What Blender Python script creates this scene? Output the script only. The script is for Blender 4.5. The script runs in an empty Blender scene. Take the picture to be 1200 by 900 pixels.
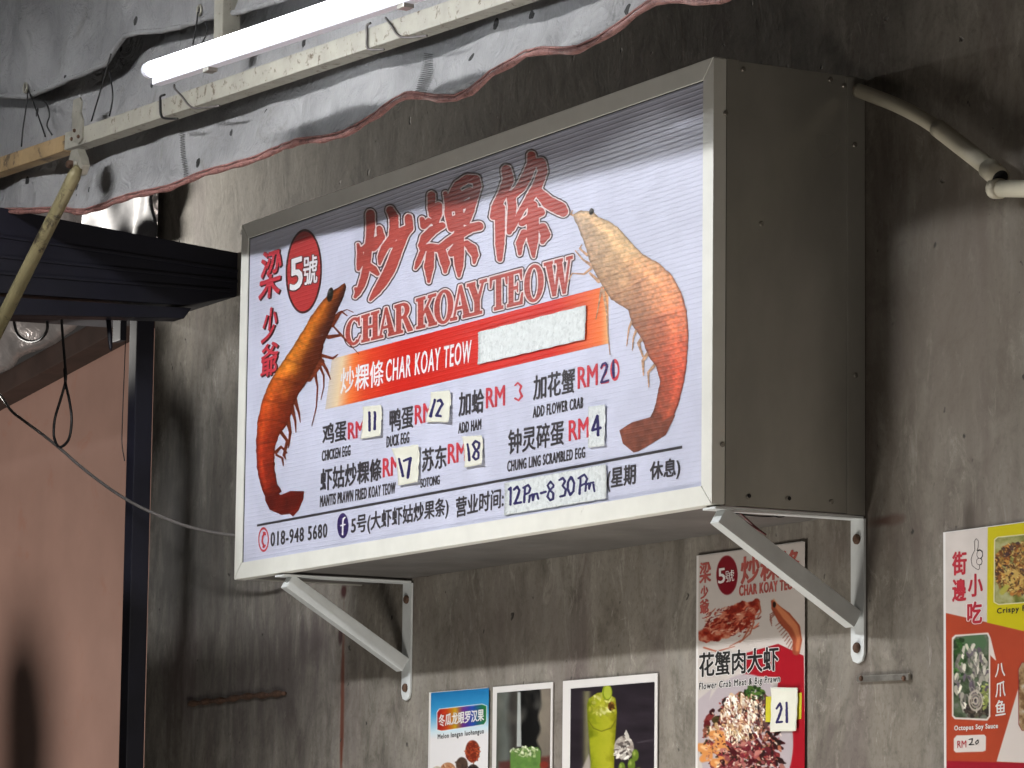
import bpy, bmesh, math, random
import numpy as np
from mathutils import Vector, Matrix
S = bpy.context.scene
COL = S.collection
rnd = random.Random(4)

# ------------------------------------------------------------------ camera
W, HH, D = 1.8, 0.7155, 0.2905           # menu sign box: width, height, depth (m)
F0, YAW, PIT, ROL = 4358.3, 1.0714, 0.1339, 0.0119
CP = np.array([6.7345, -3.3408, -0.5941])
_f = np.array([-math.sin(YAW)*math.cos(PIT), math.cos(YAW)*math.cos(PIT), math.sin(PIT)])
_r = np.array([math.cos(YAW), math.sin(YAW), 0.0]); _u = np.cross(_r, _f)
_r2 = _r*math.cos(ROL)+_u*math.sin(ROL); _u2 = -_r*math.sin(ROL)+_u*math.cos(ROL)
cd = bpy.data.cameras.new('camera'); cam = bpy.data.objects.new('camera', cd); COL.objects.link(cam)
cd.sensor_width = 36; cd.lens = F0*36/1200; cd.clip_start = 0.05; cd.clip_end = 500
M = Matrix(((_r2[0], _u2[0], -_f[0], CP[0]), (_r2[1], _u2[1], -_f[1], CP[1]), (_r2[2], _u2[2], -_f[2], CP[2]), (0, 0, 0, 1)))
cam.matrix_world = M
S.camera = cam
S.view_settings.view_transform = 'Standard'; S.view_settings.look = 'None'
S.view_settings.exposure = 0; S.view_settings.gamma = 1
S.cycles.max_bounces = 6

# ------------------------------------------------------------------ world: night, faint glow of the street
w = bpy.data.worlds.new('World'); S.world = w; w.use_nodes = True
bg = w.node_tree.nodes['Background']; bg.inputs[0].default_value = (1.0, 0.9, 0.84, 1); bg.inputs[1].default_value = 0.035


def spot(name, loc, target, power, col, size=1.6, blend=0.5, rad=0.08):
    l = bpy.data.lights.new(name, 'SPOT'); l.energy = power; l.color = col; l.spot_size = size; l.spot_blend = blend; l.shadow_soft_size = rad
    o = bpy.data.objects.new(name, l); COL.objects.link(o); o.location = loc
    o.rotation_euler = (Vector(target)-Vector(loc)).to_track_quat('-Z', 'Y').to_euler(); return o


def point(name, loc, power, col, rad=0.05):
    l = bpy.data.lights.new(name, 'POINT'); l.energy = power; l.color = col; l.shadow_soft_size = rad
    o = bpy.data.objects.new(name, l); COL.objects.link(o); o.location = loc; return o


TUBE_STRENGTH = 9.5
spot('house_lamp', (-3.3, -1.9, -0.77), (-3.0, 0.5, 0.15), 215, (1.0, 0.84, 0.74), 1.35, 0.6, 0.11)
spot('stall_lamp_behind_tarp', (-1.95, -0.27, 0.90), (-.3, 0, 1.30), 180.0, (1.0, 0.95, 0.87), 0.95, 0.35, 0.06)
spot('added_spot_below_canopy', (-1.45, -0.38, 0.54), (-.72, 0, .66), 26.0, (1.0, 0.96, 0.90), 0.62, 1.0, 0.04)  # unseen spot added to brighten the wall just under the canopy
FAR_LAMP = dict(c=(0.75, -2.5, 1.44), e=292.0)
point('added_glare_lamp', (-2.1, -2.5, 1.28), 24.0, (0.95, 0.98, 1.0), 0.14)  # unseen light added for the glare on the sign's right side
point('added_fill_low_right', (3.8, -1.4, -1.1), 35.0, (1.0, 0.90, 0.80), 0.35)  # unseen soft fill added for posters, brackets and side panel
point('added_fill_below', (1.35, -0.95, -1.30), 66.0, (1.0, 0.94, 0.86), 0.30)  # unseen soft fill added to lift the wall below the sign

# ------------------------------------------------------------------ pixel (1200x900) to a point on a wall plane


def AT(px, py, y=None, x=None):
    px = np.asarray(px, float); py = np.asarray(py, float)
    d = _f+_r2*((px-600)/F0)[..., None]-_u2*((py-450)/F0)[..., None]
    if y is not None: t = (y-CP[1])/d[..., 1]
    else: t = (x-CP[0])/d[..., 0]
    return CP+t[..., None]*d


def at(p, y=None, x=None): return AT(p[0], p[1], y, x)


# ------------------------------------------------------------------ materials
def lin(c):
    c = np.asarray(c, float); return np.where(c <= 0.04045, c/12.92, ((c+0.055)/1.055)**2.4)


class NT:
    def __init__(s, name):
        s.m = bpy.data.materials.new(name); s.m.use_nodes = True; s.t = s.m.node_tree; s.n = s.t.nodes
        s.b = s.n['Principled BSDF']; s.geo = s.n.new('ShaderNodeNewGeometry')
    def l(s, a, b): s.t.links.new(a, b)
    def add(s, kind, **kw):
        n = s.n.new(kind)
        for k, v in kw.items(): setattr(n, k, v)
        return n
    def noise(s, scale, detail=4, rough=0.55, stretch=(1, 1, 1), dist=0.0):
        mp = s.add('ShaderNodeMapping'); mp.inputs['Scale'].default_value = stretch
        s.l(s.geo.outputs['Position'], mp.inputs['Vector'])
        n = s.add('ShaderNodeTexNoise'); n.inputs['Scale'].default_value = scale; n.inputs['Detail'].default_value = detail
        n.inputs['Roughness'].default_value = rough; n.inputs['Distortion'].default_value = dist
        s.l(mp.outputs[0], n.inputs['Vector']); return n.outputs['Fac']
    def ramp(s, fac, stops):
        r = s.add('ShaderNodeValToRGB'); e = r.color_ramp.elements
        while len(e) < len(stops): e.new(0.5)
        for el, (p, c) in zip(e, stops): el.position = p; el.color = (*c, 1) if len(c) == 3 else c
        s.l(fac, r.inputs[0]); return r.outputs[0]
    def mix(s, a, b, fac, mode='MIX'):
        m = s.add('ShaderNodeMix', data_type='RGBA', blend_type=mode)
        if hasattr(fac, 'is_linked') or isinstance(fac, bpy.types.NodeSocket): s.l(fac, m.inputs[0])
        else: m.inputs[0].default_value = fac
        for v, i in ((a, 6), (b, 7)):
            if isinstance(v, bpy.types.NodeSocket): s.l(v, m.inputs[i])
            else: m.inputs[i].default_value = (*v, 1)
        return m.outputs[2]
    def math(s, op, a, b=0.0, clamp=False):
        m = s.add('ShaderNodeMath', operation=op, use_clamp=clamp)
        for v, i in ((a, 0), (b, 1)):
            if isinstance(v, bpy.types.NodeSocket): s.l(v, m.inputs[i])
            else: m.inputs[i].default_value = v
        return m.outputs[0]
    def bump(s, h, strength, dist, prev=None):
        b = s.add('ShaderNodeBump'); b.inputs['Strength'].default_value = strength; b.inputs['Distance'].default_value = dist
        s.l(h, b.inputs['Height'])
        if prev is not None: s.l(prev, b.inputs['Normal'])
        return b.outputs[0]
    def done(s, color=None, rough=None, metal=0.0, normal=None, spec=None):
        for v, k in ((color, 'Base Color'), (rough, 'Roughness'), (metal, 'Metallic'), (spec, 'Specular IOR Level')):
            if v is None: continue
            if isinstance(v, bpy.types.NodeSocket): s.l(v, s.b.inputs[k])
            elif k == 'Base Color': s.b.inputs[k].default_value = (*v, 1)
            else: s.b.inputs[k].default_value = v
        if normal is not None: s.l(normal, s.b.inputs['Normal'])
        return s.m


def simple(name, c, rough=0.6, metal=0.0, var=0.25, scale=20, c2=None, th=0.55, bump=0.3, bd=0.001, stretch=(1, 1, 1), c2f=1.0):
    n = NT(name); c = tuple(c); f = n.noise(scale, 5, 0.6, stretch)
    base = n.ramp(f, [(0.3, tuple(v*(1-var) for v in c)), (0.7, tuple(min(1, v*(1+var)) for v in c))])
    if c2 is not None:
        g = n.noise(scale*1.7, 6, 0.7, stretch, 0.4)
        m = n.ramp(g, [(th, (0, 0, 0)), (th+0.08, (c2f, c2f, c2f))])
        base = n.mix(base, tuple(c2), m)
    nb = n.bump(f, bump, bd)
    rr = n.ramp(n.noise(scale*0.6, 3), [(0.3, (rough*0.8,)*3), (0.7, (min(1, rough*1.15),)*3)])
    return n.done(base, rr, metal, nb)


def ribs(n):
    """twin wall sheet: horizontal flutes 7.5 mm apart, slightly crinkled film over them"""
    sep = n.add('ShaderNodeSeparateXYZ'); n.l(n.geo.outputs['Position'], sep.inputs[0])
    wob = n.noise(3.0, 2)
    z = n.math('ADD', n.math('MULTIPLY', sep.outputs[2], 2*math.pi/0.0082), n.math('MULTIPLY', wob, 5.0))
    s_ = n.math('SINE', z)
    s2 = n.math('MULTIPLY', n.math('ADD', s_, 1.0), 0.5)
    sharp = n.math('POWER', s2, 5.0)
    crk = n.noise(60, 3, 0.7, (0.35, 1, 2.2))
    fine = n.noise(420, 2, 0.7, (0.22, 1, 1.7))
    patch = n.ramp(n.noise(2.2, 3, 0.5), [(0.35, (0.25,)*3), (0.62, (1,)*3)])
    fine = n.math('MULTIPLY', fine, patch)
    b1 = n.bump(sharp, 0.45, 0.0010)
    b2 = n.bump(crk, 0.35, 0.0016, b1)
    return n.bump(fine, 0.9, 0.0006, b2)


def sign_mat(name, c=None, rough=0.31, vary=0.06):
    n = NT(name)
    if c is None:
        a = n.add('ShaderNodeVertexColor', layer_name='Col'); base = a.outputs[0]
    else:
        base = n.ramp(n.noise(9, 4), [(0.35, tuple(v*(1-vary) for v in c)), (0.65, tuple(min(1, v*(1+vary)) for v in c))])
    return n.done(base, rough, 0, ribs(n), 0.9)


def paint_mat(name, rough=0.35, bump=0.0):
    n = NT(name); a = n.add('ShaderNodeVertexColor', layer_name='Col')
    nb = n.bump(n.noise(6, 3, 0.5), 0.6, 0.006)
    nb = n.bump(n.noise(120, 3), 0.15, 0.0005, nb)
    return n.done(a.outputs[0], rough, 0, nb, 0.5)


def concrete():
    n = NT('bare_concrete')
    big = n.noise(2.2, 5, 0.6, (1, 1, 0.6)); streak = n.noise(9, 6, 0.65, (1.6, 1, 0.14), 0.3); mid = n.noise(14, 7, 0.7, (1, 1, 0.7), 0.6); fine = n.noise(90, 5, 0.7)
    base = n.ramp(big, [(0.3, (0.18, 0.162, 0.138)), (0.5, (0.245, 0.231, 0.207)), (0.72, (0.32, 0.306, 0.277))])
    base = n.mix(base, n.ramp(streak, [(0.34, (0.5, 0.48, 0.46)), (0.50, (1, 1, 1)), (0.75, (1.0, 1.0, 1.0))]), 0.25, 'MULTIPLY')
    blot = n.noise(5.5, 7, 0.68, (1, 1, 0.55), 1.2)
    base = n.mix(base, n.ramp(blot, [(0.36, (0.42, 0.39, 0.36)), (0.5, (0.9, 0.88, 0.85)), (0.66, (1.1, 1.08, 1.04))]), 0.65, 'MULTIPLY')
    scuff = n.ramp(n.noise(16, 8, 0.8, (1, 1, 0.35), 1.6), [(0.56, (0, 0, 0)), (0.62, (0.45, 0.45, 0.45)), (0.70, (0.1, 0.1, 0.1))])
    base = n.mix(base, (0.40, 0.38, 0.34), scuff)
    base = n.mix(base, n.ramp(mid, [(0.35, (0.55, 0.53, 0.5)), (0.5, (0.95, 0.93, 0.9)), (0.68, (1, 1, 1))]), 0.8, 'MULTIPLY')
    base = n.mix(base, n.ramp(fine, [(0.36, (0.6, 0.58, 0.56)), (0.5, (1, 1, 1))]), 0.45, 'MULTIPLY')
    lightspots = n.ramp(n.noise(26, 6, 0.75, (1, 1, 0.5), 0.8), [(0.60, (0, 0, 0)), (0.68, (0.6, 0.6, 0.6))])
    base = n.mix(base, (0.36, 0.34, 0.30), lightspots)
    purple = n.ramp(n.noise(4.5, 4, 0.6, (1.4, 1, 0.35)), [(0.54, (0, 0, 0)), (0.68, (0.4, 0.4, 0.4))])
    base = n.mix(base, (0.13, 0.098, 0.096), purple)
    # shaped stains and broad painted shade: (x, z, rx, rz, colour, strength)
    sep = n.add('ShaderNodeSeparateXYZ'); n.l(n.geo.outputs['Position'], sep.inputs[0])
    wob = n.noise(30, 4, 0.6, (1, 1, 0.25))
    def stain_shade(px, py, rx, rz, c, k, base):
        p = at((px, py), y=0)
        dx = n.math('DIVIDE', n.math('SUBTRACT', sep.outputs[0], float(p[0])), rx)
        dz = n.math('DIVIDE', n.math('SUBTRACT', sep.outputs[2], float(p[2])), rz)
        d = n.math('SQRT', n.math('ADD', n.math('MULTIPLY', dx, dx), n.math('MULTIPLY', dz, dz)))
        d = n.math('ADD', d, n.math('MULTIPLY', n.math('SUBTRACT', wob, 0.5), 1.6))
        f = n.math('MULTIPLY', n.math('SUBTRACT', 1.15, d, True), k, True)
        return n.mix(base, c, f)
    base = stain_shade(401, 830, 0.010, 0.20, (0.16, 0.045, 0.022), 1.6, base)
    base = stain_shade(399, 745, 0.012, 0.022, (0.055, 0.018, 0.018), 1.8, base)
    base = stain_shade(403, 693, 0.016, 0.016, (0.06, 0.02, 0.018), 1.6, base)
    base = stain_shade(1040, 610, 0.06, 0.010, (0.08, 0.03, 0.022), 1.4, base)
    base = stain_shade(370, 750, 0.12, 0.06, (0.07, 0.055, 0.055), 0.8, base)
    base = stain_shade(225, 660, 0.60, 0.50, (0.062, 0.059, 0.056), 0.75, base)  # broad grime that also paints in the shade at lower left
    base = stain_shade(330, 800, 0.42, 0.22, (0.075, 0.062, 0.060), 0.7, base)  # grime and painted shade again, lower down
    base = stain_shade(1130, 380, 0.50, 0.55, (0.12, 0.10, 0.08), 0.75, base)  # painted shade: darkens the wall right of the sign
    base = stain_shade(205, 600, 0.12, 0.30, (0.085, 0.08, 0.075), 0.8, base)
    base = stain_shade(215, 790, 0.12, 0.16, (0.10, 0.075, 0.072), 0.7, base)
    base = stain_shade(1110, 250, 0.10, 0.10, (0.10, 0.085, 0.07), 0.6, base)
    base = stain_shade(1135, 610, 0.02, 0.03, (0.06, 0.05, 0.04), 1.0, base)
    base = stain_shade(590, 730, 0.3, 0.12, (0.12, 0.10, 0.088), 0.6, base)
    base = stain_shade(1000, 640, 0.5, 0.05, (0.13, 0.105, 0.09), 0.5, base)
    nb = n.bump(mid, 0.28, 0.005); nb = n.bump(fine, 0.3, 0.0012, nb)
    pit = n.ramp(n.noise(38, 2, 0.5), [(0.24, (0, 0, 0)), (0.30, (1, 1, 1))])
    nb = n.bump(pit, 0.6, 0.003, nb)
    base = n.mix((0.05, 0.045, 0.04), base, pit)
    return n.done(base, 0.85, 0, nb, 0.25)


def tarp_mat():
    n = NT('grey_vinyl_tarpaulin')
    f = n.noise(7, 4, 0.55)
    base = n.ramp(f, [(0.3, (0.24, 0.24, 0.245)), (0.7, (0.35, 0.35, 0.355))])
    dirt = n.ramp(n.noise(11, 6, 0.7, (1, 1, 1.4), 0.7), [(0.58, (0, 0, 0)), (0.74, (0.55, 0.55, 0.55))])
    base = n.mix(base, (0.17, 0.165, 0.14), dirt)
    v = n.add('ShaderNodeTexVoronoi'); v.inputs['Scale'].default_value = 11
    n.l(n.geo.outputs['Position'], v.inputs['Vector'])
    wob = n.math('ADD', v.outputs['Distance'], n.math('MULTIPLY', n.noise(90, 3), 0.09))
    sp = n.math('LESS_THAN', wob, 0.15)
    gate = n.math('GREATER_THAN', n.noise(9, 2), 0.42)
    base = n.mix(base, (0.02, 0.02, 0.02), n.math('MULTIPLY', sp, gate))
    nb = n.bump(n.noise(16, 5, 0.6, (1, 1, 1), 0.9), 1.0, 0.014); nb = n.bump(n.noise(30, 4, 0.6, (1.6, 1, 0.5), 1.6), 0.5, 0.006, nb)
    wv = n.noise(900, 1); nb = n.bump(wv, 0.15, 0.0003, nb)
    return n.done(base, 0.58, 0, nb, 0.3)


def emit(name, c, k):
    n = NT(name); n.b.inputs['Base Color'].default_value = (0.8, 0.8, 0.8, 1)
    n.b.inputs['Emission Color'].default_value = (*c, 1); n.b.inputs['Emission Strength'].default_value = k
    return n.m


MT = {}
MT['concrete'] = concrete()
MT['pink'] = simple('peach_wall_paint', (0.30, 0.20, 0.168), 0.8, 0, 0.08, 5, (0.30, 0.16, 0.12), 0.6, 0.2, 0.002, c2f=0.5)
MT['frame'] = simple('white_coated_frame', (0.76, 0.76, 0.70), 0.35, 0, 0.05, 14, (0.30, 0.28, 0.22), 0.68, 0.15, 0.0006, c2f=0.7)
MT['panel'] = simple('dull_sheet_steel', (0.42, 0.41, 0.37), 0.34, 0.45, 0.16, 6, (0.10, 0.09, 0.07), 0.70, 0.2, 0.003, (1, 1, 0.5), c2f=0.6)
MT['base'] = simple('dull_dark_sheet', (0.12, 0.112, 0.105), 0.6, 0.1, 0.2, 7)
MT['gap'] = simple('dark_gap', (0.02, 0.02, 0.022), 0.9)
MT['white'] = simple('white_coated_bracket', (0.62, 0.65, 0.65), 0.45, 0, 0.08, 20, (0.2, 0.12, 0.08), 0.7, 0.2, 0.0006)
MT['rust'] = simple('rusty_bolt', (0.10, 0.055, 0.035), 0.8, 0.2, 0.4, 90)
MT['screw'] = simple('zinc_screw', (0.40, 0.38, 0.34), 0.4, 0.8, 0.2, 60)
MT['beam'] = simple('cream_painted_steel', (0.33, 0.315, 0.265), 0.55, 0, 0.12, 26, (0.10, 0.075, 0.045), 0.57, 0.3, 0.001)
MT['rustbeam'] = simple('rusting_cream_steel', (0.36, 0.25, 0.13), 0.6, 0, 0.3, 12, (0.10, 0.07, 0.045), 0.55, 0.4, 0.001)
MT['olive'] = simple('worn_olive_steel', (0.22, 0.19, 0.10), 0.5, 0.2, 0.25, 14, (0.05, 0.04, 0.025), 0.56, 0.4, 0.001)
MT['galv'] = simple('galvanised_steel', (0.42, 0.40, 0.34), 0.45, 0.5, 0.2, 30, (0.12, 0.08, 0.04), 0.62)
MT['black'] = simple('black_painted_steel', (0.005, 0.005, 0.013), 0.65, 0, 0.3, 8)
MT['cable'] = simple('black_rubber', (0.012, 0.012, 0.013), 0.5, 0, 0.2, 40)
MT['greycable'] = simple('grey_cable', (0.11, 0.10, 0.095), 0.5, 0, 0.2, 40)
MT['redwire'] = simple('red_wire', (0.11, 0.018, 0.018), 0.5, 0, 0.2, 40)
MT['pvc'] = simple('aged_white_pvc', (0.58, 0.54, 0.42), 0.4, 0, 0.08, 12, (0.2, 0.16, 0.10), 0.66, 0.2, 0.001)
MT['piping'] = simple('faded_pink_piping', (0.26, 0.125, 0.11), 0.7, 0, 0.35, 60, (0.12, 0.05, 0.04), 0.55, 0.6, 0.0012)
MT['thread'] = simple('pale_thread', (0.12, 0.12, 0.12), 0.8)
MT['tarp'] = tarp_mat()
MT['silver'] = simple('dented_silver_sheet', (0.45, 0.46, 0.47), 0.32, 0.7, 0.25, 9, None, 0.5, 0.8, 0.02)
MT['brown'] = simple('brown_timber', (0.035, 0.022, 0.018), 0.75, 0, 0.25, 10)
MT['ground'] = simple('asphalt', (0.05, 0.05, 0.05), 0.9, 0, 0.3, 30)
MT['tube'] = emit('glowing_tube', (0.93, 0.97, 1.0), TUBE_STRENGTH)
MT['tubefar'] = emit('glowing_tube_far', (0.98, 0.985, 1.0), FAR_LAMP['e'])
MT['housing'] = simple('white_plastic', (0.75, 0.76, 0.85), 0.35, 0, 0.03, 10)
MT['face'] = sign_mat('ribbed_sign_sheet', (0.60, 0.62, 0.76))
MT['pr_col'] = sign_mat('sign_print')
MT['pr_black'] = sign_mat('sign_black', (0.05, 0.046, 0.052))
MT['pr_dark'] = sign_mat('sign_outline_dark', (0.06, 0.042, 0.048))
MT['pr_white'] = sign_mat('sign_white', (0.78, 0.77, 0.80))
MT['pr_pale'] = sign_mat('sign_pale_outline', (0.72, 0.60, 0.60))
MT['cloth'] = simple('pale_cloth', (0.13, 0.13, 0.14), 0.9)
MT['pr_title'] = sign_mat('sign_title_red', (0.42, 0.075, 0.06), vary=0.12)
MT['pr_red'] = sign_mat('sign_red', (0.60, 0.05, 0.07))
MT['pr_badge'] = sign_mat('sign_badge_red', (0.48, 0.045, 0.045))
MT['pr_brown'] = sign_mat('sign_badge_rim', (0.06, 0.022, 0.022))
MT['pr_blue'] = sign_mat('sign_violet', (0.04, 0.025, 0.12))
MT['ink'] = simple('blue_black_ink', (0.022, 0.018, 0.10), 0.5, 0, 0.2, 50)
MT['note'] = simple('note_paper', (0.72, 0.72, 0.62), 0.55, 0, 0.03, 30, None, 0.5, 0.8, 0.002)
MT['foil'] = simple('wrinkled_white_sticker', (0.68, 0.72, 0.72), 0.3, 0, 0.12, 120, None, 0.5, 1.0, 0.0022)
MT['photo'] = paint_mat('printed_poster', 0.33)
MT['p_white'] = simple('poster_white', (0.70, 0.68, 0.66), 0.35, 0, 0.03, 8, None, 0.5, 0.4, 0.002)
MT['p_red'] = simple('poster_crimson', (0.42, 0.02, 0.035), 0.35, 0, 0.05, 8)
MT['p_title'] = simple('poster_faded_red', (0.40, 0.09, 0.075), 0.35, 0, 0.2, 60)
MT['p_black'] = simple('poster_black', (0.02, 0.02, 0.02), 0.35, 0, 0.05, 8)
MT['skin'] = simple('skin', (0.35, 0.2, 0.14), 0.6)
MT['shirt'] = simple('dark_shirt', (0.05, 0.05, 0.07), 0.8)


# ------------------------------------------------------------------ object helpers
ORG = {}


def tag(o, label=None, cat=None, group=None, kind=None):
    if label: o['label'] = label
    if cat: o['category'] = cat
    if group: o['group'] = group
    if kind: o['kind'] = kind
    return o


def empty(name, loc, label, cat, group=None):
    o = bpy.data.objects.new(name, None); COL.objects.link(o); o.location = loc; o.empty_display_size = 0.05
    ORG[o.name] = np.array(loc, float); tag(o, label, cat, group); return o


def mesh(name, V, Fc, mat, parent=None, cols=None, smooth=False):
    V = np.asarray(V, float).reshape(-1, 3)
    if parent is not None: org = ORG[parent.name]
    else:
        org = np.array([(V[:, 0].min()+V[:, 0].max())/2, (V[:, 1].min()+V[:, 1].max())/2, V[:, 2].min()])
    me = bpy.data.meshes.new(name); me.from_pydata((V-org).tolist(), [], Fc if isinstance(Fc, list) else Fc.tolist())
    me.materials.append(MT[mat] if isinstance(mat, str) else mat)
    if cols is not None:
        a = me.color_attributes.new('Col', 'FLOAT_COLOR', 'POINT')
        c4 = np.ones((len(V), 4), np.float32); c4[:, :3] = lin(np.clip(cols, 0, 1)); a.data.foreach_set('color', c4.ravel())
    if smooth: me.polygons.foreach_set('use_smooth', [True]*len(me.polygons))
    me.update()
    o = bpy.data.objects.new(name, me); COL.objects.link(o)
    if parent is not None: o.parent = parent; ORG[o.name] = org
    else: o.location = org; ORG[o.name] = org
    return o


def box_vf(x0, x1, y0, y1, z0, z1):
    V = [(x, y, z) for x in (x0, x1) for y in (y0, y1) for z in (z0, z1)]
    return V, [(0, 1, 3, 2), (4, 6, 7, 5), (0, 4, 5, 1), (2, 3, 7, 6), (0, 2, 6, 4), (1, 5, 7, 3)]


def bevel_mesh(V, Fc, bev, seg=2):
    bm = bmesh.new(); vs = [bm.verts.new(v) for v in V]
    for f in Fc: bm.faces.new([vs[i] for i in f])
    bmesh.ops.recalc_face_normals(bm, faces=bm.faces)
    if bev > 0: bmesh.ops.bevel(bm, geom=bm.edges[:], offset=bev, segments=seg, affect='EDGES', profile=0.7)
    bm.verts.ensure_lookup_table(); bm.verts.index_update()
    V2 = [tuple(v.co) for v in bm.verts]; F2 = [tuple(v.index for v in f.verts) for f in bm.faces]; bm.free(); return V2, F2


def box(name, x0, x1, y0, y1, z0, z1, mat, parent=None, bev=0.0015):
    V, Fc = box_vf(x0, x1, y0, y1, z0, z1); V, Fc = bevel_mesh(V, Fc, bev); return mesh(name, V, Fc, mat, parent)


def prism(name, poly, dvec, mat, parent=None, bev=0.0):
    """polygon (world points) extruded by dvec"""
    P = np.array(poly, float); n = len(P); V = np.vstack([P, P+np.array(dvec, float)])
    Fc = [tuple(range(n)), tuple(range(2*n-1, n-1, -1))]+[(i, i+n, (i+1) % n+n, (i+1) % n) for i in range(n)]
    V, Fc = bevel_mesh(V.tolist(), Fc, bev); return mesh(name, V, Fc, mat, parent)


def bar_vf(a, b, wv, hv):
    a = np.array(a, float); b = np.array(b, float); wv = np.array(wv, float)/2; hv = np.array(hv, float)/2
    V = [p+s*wv+t*hv for p in (a, b) for s, t in ((-1, -1), (1, -1), (1, 1), (-1, 1))]
    return [tuple(v) for v in V], [(3, 2, 1, 0), (4, 5, 6, 7), (0, 1, 5, 4), (1, 2, 6, 5), (2, 3, 7, 6), (3, 0, 4, 7)]


def bar(name, a, b, wv, hv, mat, parent=None, bev=0.0015):
    V, Fc = bar_vf(a, b, wv, hv); V, Fc = bevel_mesh(V, Fc, bev); return mesh(name, V, Fc, mat, parent)


def smooth_path(P, n=6):
    P = np.array(P, float); out = []
    Q = np.vstack([2*P[0]-P[1], P, 2*P[-1]-P[-2]])
    for i in range(1, len(Q)-2):
        for k in range(n):
            t = k/n; p0, p1, p2, p3 = Q[i-1:i+3]
            out.append(0.5*((2*p1)+(-p0+p2)*t+(2*p0-5*p1+4*p2-p3)*t*t+(-p0+3*p1-3*p2+p3)*t**3))
    out.append(P[-1]); return np.array(out)


def tube_vf(P, r, n=10, cap=True, flat=None):
    P = np.array(P, float); m = len(P); r = np.full(m, r) if np.isscalar(r) else np.array(r, float)
    T = np.gradient(P, axis=0); T /= np.linalg.norm(T, axis=1)[:, None]+1e-12
    up = np.array([0, 0, 1.0]) if abs(T[0][2]) < 0.9 else np.array([1.0, 0, 0]); V = []; nv = up
    for i in range(m):
        nv = nv-T[i]*np.dot(nv, T[i]); nv /= np.linalg.norm(nv); bv = np.cross(T[i], nv)
        for k in range(n):
            a = 2*math.pi*k/n; V.append(P[i]+r[i]*(math.cos(a)*nv+math.sin(a)*bv))
    Fc = [(i*n+k, i*n+(k+1) % n, (i+1)*n+(k+1) % n, (i+1)*n+k) for i in range(m-1) for k in range(n)]
    if cap: Fc += [tuple(range(n-1, -1, -1)), tuple((m-1)*n+k for k in range(n))]
    return V, Fc


def tube(name, P, r, mat, parent=None, n=10, cap=True):
    V, Fc = tube_vf(P, r, n, cap); return mesh(name, V, Fc, mat, parent, smooth=True)


def merge(parts):
    V = []; Fc = []
    for v, f in parts:
        k = len(V); V += [tuple(p) for p in v]; Fc += [tuple(i+k for i in q) for q in f]
    return V, Fc


def disc_vf(c, n_, r, h, k=12):
    """short rounded cylinder standing from point c along n_"""
    c = np.array(c, float); n_ = np.array(n_, float); n_ /= np.linalg.norm(n_)
    P = [c, c+n_*h*0.6, c+n_*h]; return tube_vf(P, [r, r, r*0.7], k)


# ------------------------------------------------------------------ 2-D shape fields (for lettering and printed pictures)
def sd_stroke(X, Y, pts):
    d = np.full(X.shape, 1e9)
    if len(pts) == 1: return np.hypot(X-pts[0][0], Y-pts[0][1])-pts[0][2]
    for (ax, ay, ar), (bx, by, br) in zip(pts[:-1], pts[1:]):
        vx, vy = bx-ax, by-ay; L = vx*vx+vy*vy+1e-9
        t = np.clip(((X-ax)*vx+(Y-ay)*vy)/L, 0, 1)
        d = np.minimum(d, np.hypot(X-ax-t*vx, Y-ay-t*vy)-(ar+(br-ar)*t))
    return d


def sd_poly(X, Y, pts):
    P = np.array(pts, float); d = np.full(X.shape, 1e18); s = np.ones(X.shape); n = len(P); j = n-1
    for i in range(n):
        ex, ey = P[j]-P[i]; wx, wy = X-P[i][0], Y-P[i][1]
        t = np.clip((wx*ex+wy*ey)/(ex*ex+ey*ey+1e-12), 0, 1)
        d = np.minimum(d, (wx-ex*t)**2+(wy-ey*t)**2)
        c1 = Y >= P[i][1]; c2 = Y < P[j][1]; c3 = ex*wy > ey*wx
        s = np.where((c1 & c2 & c3) | (~c1 & ~c2 & ~c3), -s, s); j = i
    return s*np.sqrt(d)


def sd_ell(X, Y, cx, cy, rx, ry, rot=0.0):
    c, s_ = math.cos(rot), math.sin(rot); u = (X-cx)*c+(Y-cy)*s_; v = -(X-cx)*s_+(Y-cy)*c
    return (np.hypot(u/rx, v/ry)-1)*min(rx, ry)


def vnoise(X, Y, sc, seed=0, sy=None):
    sy = sc if sy is None else sy; r = np.random.RandomState(seed).rand(64, 64)
    u = X/sc; v = Y/sy; i = np.floor(u).astype(int); j = np.floor(v).astype(int); fu = u-i; fv = v-j
    fu = fu*fu*(3-2*fu); fv = fv*fv*(3-2*fv); g = lambda a, b: r[a % 64, b % 64]
    return (g(i, j)*(1-fu)+g(i+1, j)*fu)*(1-fv)+(g(i, j+1)*(1-fu)+g(i+1, j+1)*fu)*fv


def fbm(X, Y, sc, seed=0, o=4, sy=None):
    s = 0; a = 0.5; t = 0; sy = sc if sy is None else sy
    for k in range(o): s = s+a*vnoise(X, Y, sc/2**k, seed+k, sy/2**k); t += a; a /= 2
    return s/t


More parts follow.
